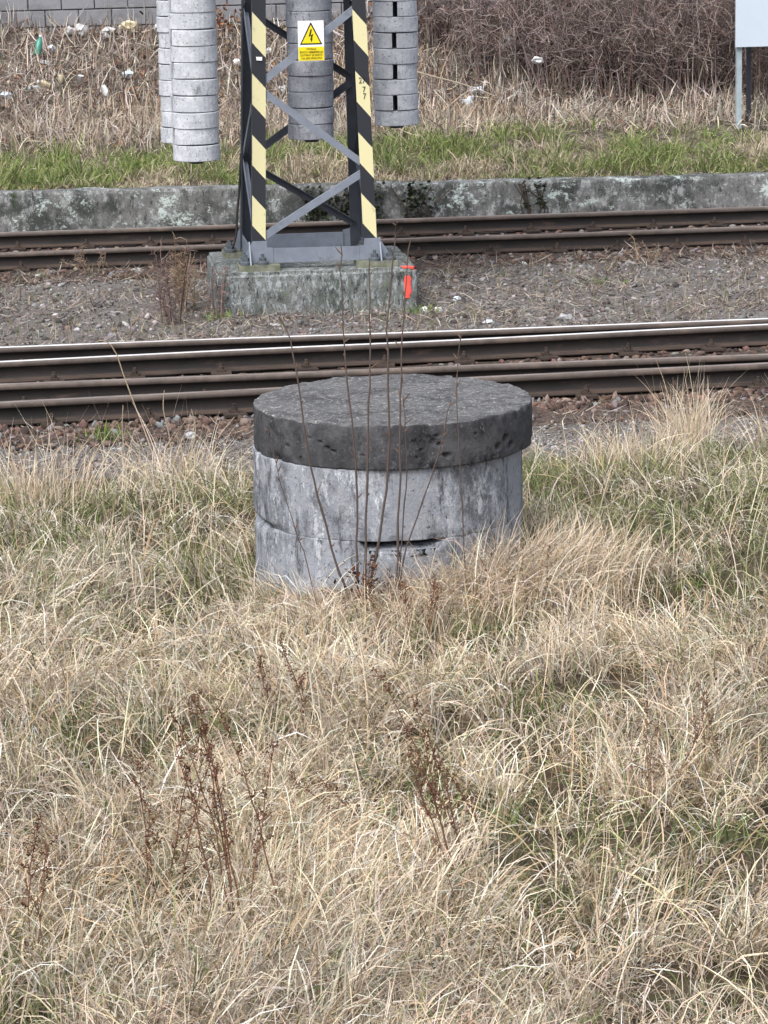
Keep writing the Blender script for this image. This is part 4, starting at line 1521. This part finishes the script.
BUSH = [(.22, .175, .17), (.31, .255, .245), (.13, .10, .10), (.42, .36, .33), (.21, .145, .125)]
for (bx_, by_, hh, ww, ns, lab) in (
        (4.75, 35.6, 1.30, .55, 26, 'sparse thin twiggy shrub below the block wall right of the mast'),
        (5.45, 35.0, 1.75, .80, 46, 'bare grey brown bramble bush at the left end of the thicket'),
        (6.15, 34.6, 1.85, .85, 52, 'bare bramble bush second from the left in the thicket'),
        (6.85, 34.45, 1.95, .85, 54, 'tangled bare bramble bush in the middle of the thicket'),
        (7.55, 34.35, 1.95, .85, 54, 'dense reddish bare bramble bush behind the white board post'),
        (8.30, 34.30, 2.00, .85, 50, 'bare bramble bush behind the white board'),
        (9.10, 34.40, 2.00, .85, 44, 'bare bramble bush at the right end of the thicket'),
        (6.5, 35.5, 2.1, .9, 40, 'taller bare bush behind the middle of the thicket'),
        (7.9, 35.4, 2.2, .9, 40, 'taller bare bush at the back right of the thicket')):
    t = empty('bramble_bush', (bx_, by_, float(zt(bx_, by_))), lab, 'bush', 'bare bushes on the bank')
    twig_tree(t, (bx_, by_, 0), ns, hh, ww, 13, 4, BUSH, r0=.0078, droop=.9)

# arching pale canes leaning out of the thicket
cn = empty('fallen_cane', (4.6, 34.2, .8), 'long pale dry cane leaning down at the left of the thicket', 'branch')
for pts in ([(4.02, 33.9, 1.38), (4.4, 33.9, 1.25), (4.85, 33.9, 1.12), (5.2, 33.9, .98)], [(4.03, 33.85, 1.36), (4.2, 33.8, 1.0), (4.34, 33.75, .72)], [(4.03, 33.85, 1.36), (4.3, 33.85, 1.1), (4.52, 33.8, .82)], [(4.55, 33.8, .80), (4.8, 33.8, 1.0), (4.95, 33.85, 1.08)]):
    c = spline(pts, 9)
    V, Q = tubes(c[None], np.linspace(.010, .006, 9)[None], 5)
    link('cane', np_mesh('cane', V, Q, M['twig'], np.tile([(.40, .345, .28)], (len(V), 1)), shift=np.array(rootloc(cn))), cn)

sh = empty('dry_shrub', (1.11, 24.76, 0), 'small grey brown dry shrub left of the mast foundation', 'shrub', 'dry shrubs by the mast')
twig_tree(sh, (1.10, 24.76, 0), 8, .66, .17, 9, 4, [(.17, .125, .115), (.22, .17, .15), (.13, .09, .085)], r0=.0065, droop=.5)
sh = empty('dry_shrub', (1.28, 25.5, 0), 'tan feathery dry shrub behind the small grey shrub', 'shrub', 'dry shrubs by the mast')
twig_tree(sh, (1.25, 25.5, 0), 9, .72, .17, 10, 5, [(.26, .19, .13), (.31, .24, .17), (.18, .12, .09)], r0=.0060, droop=.6)
sh = empty('dry_shrub', (1.50, 25.0, 0), 'thin dry shrub leaning on the left end of the mast foundation', 'shrub', 'dry shrubs by the mast')
twig_tree(sh, (1.50, 24.92, 0), 6, .48, .10, 7, 3, [(.20, .135, .12), (.25, .18, .16)], r0=.0060)
sh = empty('dry_shrub', (.62, 27.9, 0), 'low dry shrub in front of the far rail at left', 'shrub', 'dry shrubs by the mast')
twig_tree(sh, (.62, 27.9, 0), 8, .30, .3, 8, 4, [(.22, .16, .13), (.28, .22, .17)], r0=.0060)
sh = empty('dry_shrub', (5.6, 27.5, 0), 'low dry twigs on the gravel in front of the far rail at right', 'shrub', 'dry shrubs by the mast')
twig_tree(sh, (5.6, 27.4, 0), 9, .30, .5, 7, 3, [(.33, .25, .18), (.26, .19, .15)], r0=.0060)

# ------------------------------------------------------------------ verge and bank growth
verge = Bag()
m_ = 900
cx_, cy_ = RNG.uniform(-2.5, 10.5, m_), 30.86 + np.abs(RNG.normal(0, 1.05, m_))
gr_ = fnoise(cx_ * 1.1, cy_ * 1.6, 121, 3) + .04 * np.clip(cx_ - 4, 0, 2)
isg_ = (RNG.random(m_) < np.clip((gr_ - .37) * 5, .08, .9)) & (cy_ < 33.5)
for sel, pal, w_, Lr, cnt_ in ((isg_, [(.15, .205, .065), (.235, .285, .105), (.10, .145, .05), (.36, .36, .19)], (4, 4, 2, 3), (.09, .30), 38), (~isg_, [(.47, .41, .31), (.37, .31, .23), (.56, .49, .39), (.25, .19, .14)], (4, 4, 4, 2), (.07, .24), 30)):
    ci = np.repeat(np.nonzero(sel)[0], cnt_)
    m = len(ci)
    xx, yy = cx_[ci] + RNG.normal(0, .075, m), np.maximum(cy_[ci] + RNG.normal(0, .06, m), 30.845)
    hs_ = (.45 + .9 * RNG.random(m_))[ci] * np.clip((yy - 30.7) / .6, .4, 1)
    V, Q = blades(np.stack([xx, yy, zt(xx, yy) - .01], 1), np.arctan2(yy - cy_[ci], xx - cx_[ci]) + RNG.normal(0, .5, m), RNG.uniform(.0, .6, m), RNG.uniform(.1, 1.7, m), RNG.uniform(*Lr, m) * hs_, RNG.uniform(.006, .011, m), K=4)
    verge.add(V, Q, np.repeat(pick(pal, w_, m, .15) * (.75 + .5 * RNG.random(m_))[ci][:, None], 8, 0))
n = 9000
x, y = RNG.uniform(-2.5, 10.5, n), 30.86 + np.abs(RNG.normal(0, 1.2, n))
V, Q = blades(np.stack([x, y, zt(x, y)], 1), RNG.uniform(0, 6.28, n), RNG.uniform(.5, 1.5, n), RNG.uniform(0, .8, n), RNG.uniform(.05, .16, n), RNG.uniform(.006, .011, n), K=3, swirl=RNG.normal(0, .8, n))
verge.add(V, Q, np.repeat(pick([(.45, .39, .30), (.33, .27, .20), (.22, .24, .10), (.16, .12, .09)], (4, 4, 3, 2), n, .18), 6, 0))
o = verge.obj('verge_grass', M['blade'])
tag(o, 'bright green grass mixed with straw on top of the platform edge', 'grass', kind='stuff')

bank = Bag()
n = 21000
x, y = RNG.uniform(-2.5, 10.5, n), RNG.uniform(32.9, 36.18, n)
k = RNG.random(n) < np.clip((y - 32.7) / .9, .15, 1)
x, y = x[k], y[k]; n = len(x)
up = RNG.random(n) < .30
V, Q = blades(np.stack([x, y, zt(x, y) + RNG.uniform(-.01, .06, n)], 1), RNG.uniform(0, 6.28, n), np.where(up, RNG.uniform(0, .6, n), RNG.uniform(.7, 1.7, n)), RNG.normal(0, .7, n), np.where(up, RNG.uniform(.10, .38, n), RNG.uniform(.10, .40, n)), RNG.uniform(.006, .015, n), K=4, swirl=RNG.normal(0, .8, n))
bank.add(V, Q, np.repeat(pick([(.40, .335, .285), (.27, .215, .185), (.58, .51, .44), (.12, .09, .08), (.50, .465, .43), (.14, .145, .095)], (4, 4, 6, 4, 5, 1), n, .25), 8, 0))
n = 6500
x, y = RNG.uniform(-2.5, 10.5, n), RNG.uniform(33.2, 36.18, n)
V, Q = blades(np.stack([x, y, zt(x, y) + RNG.uniform(.0, .08, n)], 1), RNG.uniform(0, 6.28, n), RNG.uniform(.6, 2, n), RNG.normal(0, 1, n), RNG.uniform(.04, .10, n), RNG.uniform(.02, .05, n), K=3, prof=np.array([.3, 1, .2]))
bank.add(V, Q, np.repeat(pick([(.24, .135, .085), (.32, .22, .15), (.16, .10, .075), (.40, .33, .27)], (3, 3, 3, 2), n, .2), 6, 0))
# straw fringe at the foot of the bank
n = 5200
x, y = RNG.uniform(-2.5, 10, n), RNG.normal(33.6, .32, n)
V, Q = blades(np.stack([x, y, zt(x, y)], 1), RNG.uniform(0, 6.28, n), RNG.uniform(.0, .5, n), RNG.uniform(.2, 1.6, n), RNG.uniform(.14, .36, n) * np.interp(x, [4.5, 5.5], [1, .7]), RNG.uniform(.006, .010, n), K=5)
bank.add(V, Q, np.repeat(pick([(.54, .46, .37), (.42, .345, .28), (.66, .59, .49)], (4, 4, 4), n, .15), 10, 0))
o = bank.obj('bank_debris', M['blade'])
tag(o, 'dead stalks, straw and fallen leaves covering the earth bank', 'plant debris', kind='stuff')

for (x, y, n, w_, h_, lab) in ((3.95, 34.6, 260, .24, .62, 'pale dry grass clump on the bank right of the slotted weights'), (4.9, 33.75, 140, .3, .40, 'pale dry grass clump at the foot of the thicket'), (1.2, 34.2, 120, .3, .3, 'pale dry grass clump behind the left weights')):
    t = empty('dry_grass_clump', (x, y, float(zt(x, y))), lab, 'grass tuft', 'dry clumps on the bank')
    b = Bag()
    px, py = x + RNG.normal(0, w_, n), y + RNG.normal(0, w_ * .6, n)
    V, Q = blades(np.stack([px, py, zt(px, py)], 1), RNG.uniform(0, 6.28, n), RNG.uniform(0, .3, n), RNG.uniform(0, 1.3, n), RNG.uniform(h_ * .5, h_, n), RNG.uniform(.006, .010, n), K=6)
    b.add(V, Q, np.repeat(pick([(.52, .41, .29), (.42, .31, .21), (.58, .49, .36)], (4, 4, 2), n), 12, 0))
    b.obj('blades', M['blade'], t)
for (x, y, z, n, r, lab) in ((4.55, 35.75, 1.75, 240, (.24, .12, .16), 'rust brown dead leaves caught by the wall right of the mast'), (2.15, 35.9, 1.75, 130, (.25, .1, .09), 'rust brown dead leaves by the wall left of the mast')):
    t = empty('dead_leaf_heap', (x, y, float(zt(x, y))), lab, 'leaves', 'leaf heaps by the wall')
    leaf_clump('leaves', t, x, y, z, n, r, (.05, .11), [(.24, .105, .06), (.17, .08, .05), (.32, .17, .10)])

# ivy on the platform wall behind the mast, and green weeds
def ivy(x0, x1, n, lab, zc=.22):
    t = empty('ivy_plant', ((x0 + x1) / 2, 30.55, 0), lab, 'ivy', 'plants on the platform wall')
    b = Bag()
    x = RNG.uniform(x0, x1, n)
    z = np.clip(RNG.normal(zc, .10, n), .02, .42)
    P = np.stack([x, 30.60 - RNG.uniform(.0, .05, n), z], 1)
    V, Q = blades(P, RNG.uniform(-2.4, -.7, n), RNG.uniform(.6, 1.5, n), RNG.uniform(.2, 1.2, n), RNG.uniform(.04, .075, n), RNG.uniform(.03, .05, n), K=3, floor=False, prof=np.array([.4, 1, .15]))
    b.add(V, Q, np.repeat(pick([(.045, .060, .032), (.065, .080, .045), (.035, .042, .028)], (3, 2, 2), n, .2), 6, 0))
    b.obj('leaves', M['blade'], t)
    b = Bag()
    for k in range(7):
        xx = RNG.uniform(x0, x1)
        c = spline([(xx, 30.59, -.02), (xx + RNG.normal(0, .05), 30.575, .15), (xx + RNG.normal(0, .1), 30.58, .38)], 6)
        V, Q = tubes(c[None], np.full((1, 6), .006), 4)
        b.add(V, Q, (.08, .06, .05))
    b.obj('vines', M['twig'], t)


ivy(2.75, 3.55, 330, 'dark ivy on the platform wall seen through the mast')
ivy(3.75, 4.05, 70, 'small dark ivy patch on the platform wall right of the mast', .25)
ivy(4.95, 5.2, 40, 'thin dark creeper on the platform wall below the thicket', .25)
for (x, y, n, h_, lab) in ((.60, 30.3, 60, .16, 'bright green weed at the foot of the platform wall at left'), (3.2, 30.3, 80, .12, 'green weed patch behind the far rail inside the mast opening'), (3.17, 24.93, 60, .09, 'green weed at the right foot of the mast foundation'), (.42, 20.05, 50, .15, 'green grass sprig on the ballast at left'), (1.5, 24.85, 40, .10, 'green weed at the left foot of the mast foundation'), (4.9, 26.1, 40, .07, 'low green weed on the gravel right of the mast')):
    t = empty('green_weed', (x, y, float(zt(x, y))), lab, 'weed', 'small green weeds by the tracks')
    b = Bag()
    px, py = x + RNG.normal(0, .09, n), y + RNG.normal(0, .05, n)
    V, Q = blades(np.stack([px, py, zt(px, py) + .01], 1), RNG.uniform(0, 6.28, n), RNG.uniform(0, .8, n), RNG.uniform(0, 1.2, n), RNG.uniform(h_ * .5, h_, n), RNG.uniform(.006, .014, n), K=4)
    b.add(V, Q, np.repeat(pick([(.14, .22, .05), (.22, .28, .08), (.09, .13, .04)], (3, 2, 2), n), 8, 0))
    b.obj('leaves', M['blade'], t)

# ------------------------------------------------------------------ litter
def crumple(name, loc, r, sq, mat, label, cat='litter'):
    bm = bmesh.new()
    bmesh.ops.create_icosphere(bm, subdivisions=2, radius=1)
    off = RNG.uniform(0, 50)
    r = r * .66
    for v in bm.verts:
        p = v.co.copy()
        k = 1 + 1.1 * float(vnoise(p.x * 2.3 + off, p.y * 2.3 + p.z * 2, 3) - .5) + RNG.normal(0, .13)
        v.co = Vector((p.x * k * sq[0], p.y * k * sq[1], p.z * k * sq[2])) * r
    bmesh.ops.translate(bm, verts=bm.verts, vec=(loc[0], loc[1], float(zt(loc[0], loc[1])) + r * sq[2] * .55 + loc[2]))
    o = bm_obj(name, bm, mat)
    tag(o, label, cat, 'litter')
    return o


def lathe_obj(name, prof, loc, rot, mat, label, cap=None):
    t = empty(name, (loc[0], loc[1], float(zt(loc[0], loc[1])) + loc[2]), label, 'bottle' if 'bottle' in name else 'cup', 'litter')
    t.rotation_euler = rot
    bm = bmesh.new()
    bm_lathe(bm, prof, (0, 0, 0), 14)
    me = bpy.data.meshes.new('body'); bmesh.ops.recalc_face_normals(bm, faces=bm.faces); bm.to_mesh(me); bm.free()
    me.materials.append(mat)
    for p in me.polygons: p.use_smooth = True
    link('body', me, t)
    if cap:
        bm = bmesh.new()
        bm_lathe(bm, cap, (0, 0, 0), 12)
        me = bpy.data.meshes.new('cap'); bmesh.ops.recalc_face_normals(bm, faces=bm.faces); bm.to_mesh(me); bm.free()
        me.materials.append(M['plastic_white'])
        link('cap', me, t)
    return t


BOT = [(.036, 0), (.040, .01), (.040, .14), (.034, .17), (.016, .20), (.015, .215)]
CAP = [(.018, .216), (.018, .235), (.008, .237)]
CUP = [(.028, 0), (.036, .09), (.038, .092), (.034, .089), (.026, .006)]
lathe_obj('plastic_bottle', BOT, (.16, 35.40, .09), (-.35, .22, 0), M['plastic_green'], 'green plastic bottle with white cap standing on the left bank', CAP)
lathe_obj('plastic_bottle', BOT, (.30, 34.72, .05), (.3, -1.15, .5), M['plastic_cream'], 'yellowish plastic bottle lying low on the left bank', CAP)
lathe_obj('paper_cup', CUP, (.41, 34.84, .05), (-.3, .1, 0), M['plastic_cream'], 'cream paper cup lying on the left bank beside the yellow bottle')
lathe_obj('paper_cup', CUP, (.62, 34.84, .06), (.2, .15, 0), M['plastic_white'], 'upright white cup in the middle of the left bank')
W, B_ = M['plastic_white'], M['plastic_blue']
for (x, y, z, r, sq, mt, lab) in (
        (.55, 36.02, .06, .075, (1.2, .7, .9), W, 'white crumpled bag under the block wall, left of a pair'),
        (.69, 36.02, .06, .085, (1.0, .7, 1.2), W, 'white crumpled bag under the block wall, right of a pair'),
        (.98, 36.02, .06, .07, (1.6, .7, .7), W, 'white plastic scrap under the block wall, left of the cream one'),
        (1.24, 36.02, .08, .10, (1.3, .7, .8), M['plastic_cream'], 'cream paper sheet crumpled under the block wall'),
        (.24, 35.32, .03, .07, (1.5, .7, .5), W, 'white plastic scrap right of the green bottle'),
        (.32, 35.6, .03, .06, (1.0, .7, 1.1), B_, 'pale blue plastic scrap above the green bottle'),
        (.88, 34.55, .04, .075, (1.0, .7, 1.4), W, 'white torn bag low on the left bank'),
        (1.17, 34.95, .04, .07, (1.4, .7, 1.0), B_, 'pale torn plastic right of the white cup'),
        (1.46, 34.46, .02, .06, (1.5, .7, .5), W, 'white scrap low on the bank beside the left weights'),
        (-.2, 34.66, .02, .08, (1.2, .7, .7), B_, 'pale plastic scrap at the left edge of the bank'),
        (1.56, 36.05, .05, .06, (.8, .7, 1.2), W, 'small white scrap under the wall behind the left weights'),
        (.96, 36.0, .0, .06, (1.3, .7, .9), W, 'small white scrap just below the cream paper'),
        (.12, 34.75, .02, .075, (1.5, .7, .6), M['post_pale'], 'grey rag left of the yellow bottle'),
        (2.42, 35.19, .04, .06, (1.2, .7, .9), W, 'white scrap on the bank left of the mast leg'),
        (2.80, 35.4, .04, .06, (1.0, .7, 1.0), W, 'white scrap on the bank seen through the mast, upper one'),
        (2.88, 34.55, .03, .065, (1.2, .7, .9), W, 'white scrap on the bank seen through the mast, lower one'),
        (5.54, 35.0, .35, .055, (1.2, .7, 1.2), B_, 'pale plastic scrap high in the left thicket'),
        (5.75, 34.3, .45, .075, (1.3, .7, .8), W, 'white plastic bag caught in the thicket'),
        (5.09, 34.5, .05, .085, (1.6, .7, .7), B_, 'pale plastic sheet on the bank below the canes, upper one'),
        (4.95, 34.2, .05, .09, (1.2, .7, 1.0), B_, 'pale plastic bag on the bank below the canes, lower one'),
        (5.2, 35.1, .04, .06, (1.4, .7, .8), B_, 'pale plastic scrap left of the bag caught in the thicket'),
        (3.22, 24.95, .0, .055, (.9, .7, .9), W, 'white crumpled scrap beside the mast foundation, left of a pair'),
        (3.33, 24.92, .0, .05, (1.0, .7, .9), W, 'white crumpled scrap beside the mast foundation, right of a pair'),
        (3.62, 24.15, .0, .05, (1.6, .7, .5), B_, 'pale scrap on the gravel behind the near rail'),
        (1.91, 24.45, .0, .055, (2.1, .8, .28), W, 'flat white paper scrap in front of the mast foundation'),
        (.50, 19.75, .0, .03, (1.6, .8, .5), W, 'small white scrap on the gravel before the ballast'),
        (3.55, 25.4, .0, .04, (1.2, .8, .8), B_, 'pale scrap on the gravel right of the mast foundation')):
    crumple('plastic_scrap', (x, y, z), r, sq, mt, lab)
for (x, y, r, lab) in ((4.27, 24.2, .075, 'pale grey stone on the gravel behind the near rail at right'), (.95, 28.0, .07, 'pale stone beside the far rail at left'), (1.0, 20.05, .055, 'pale round stone on the ballast left of the well'), (.06, 27.9, .055, 'pale stone at the left edge below the far rail'), (5.4, 27.3, .06, 'pale stone on the gravel near the far rail at right')):
    crumple('loose_stone', (x, y, 0), r, (1.15, .9, .7), M['rock_pale'], lab, 'stone')
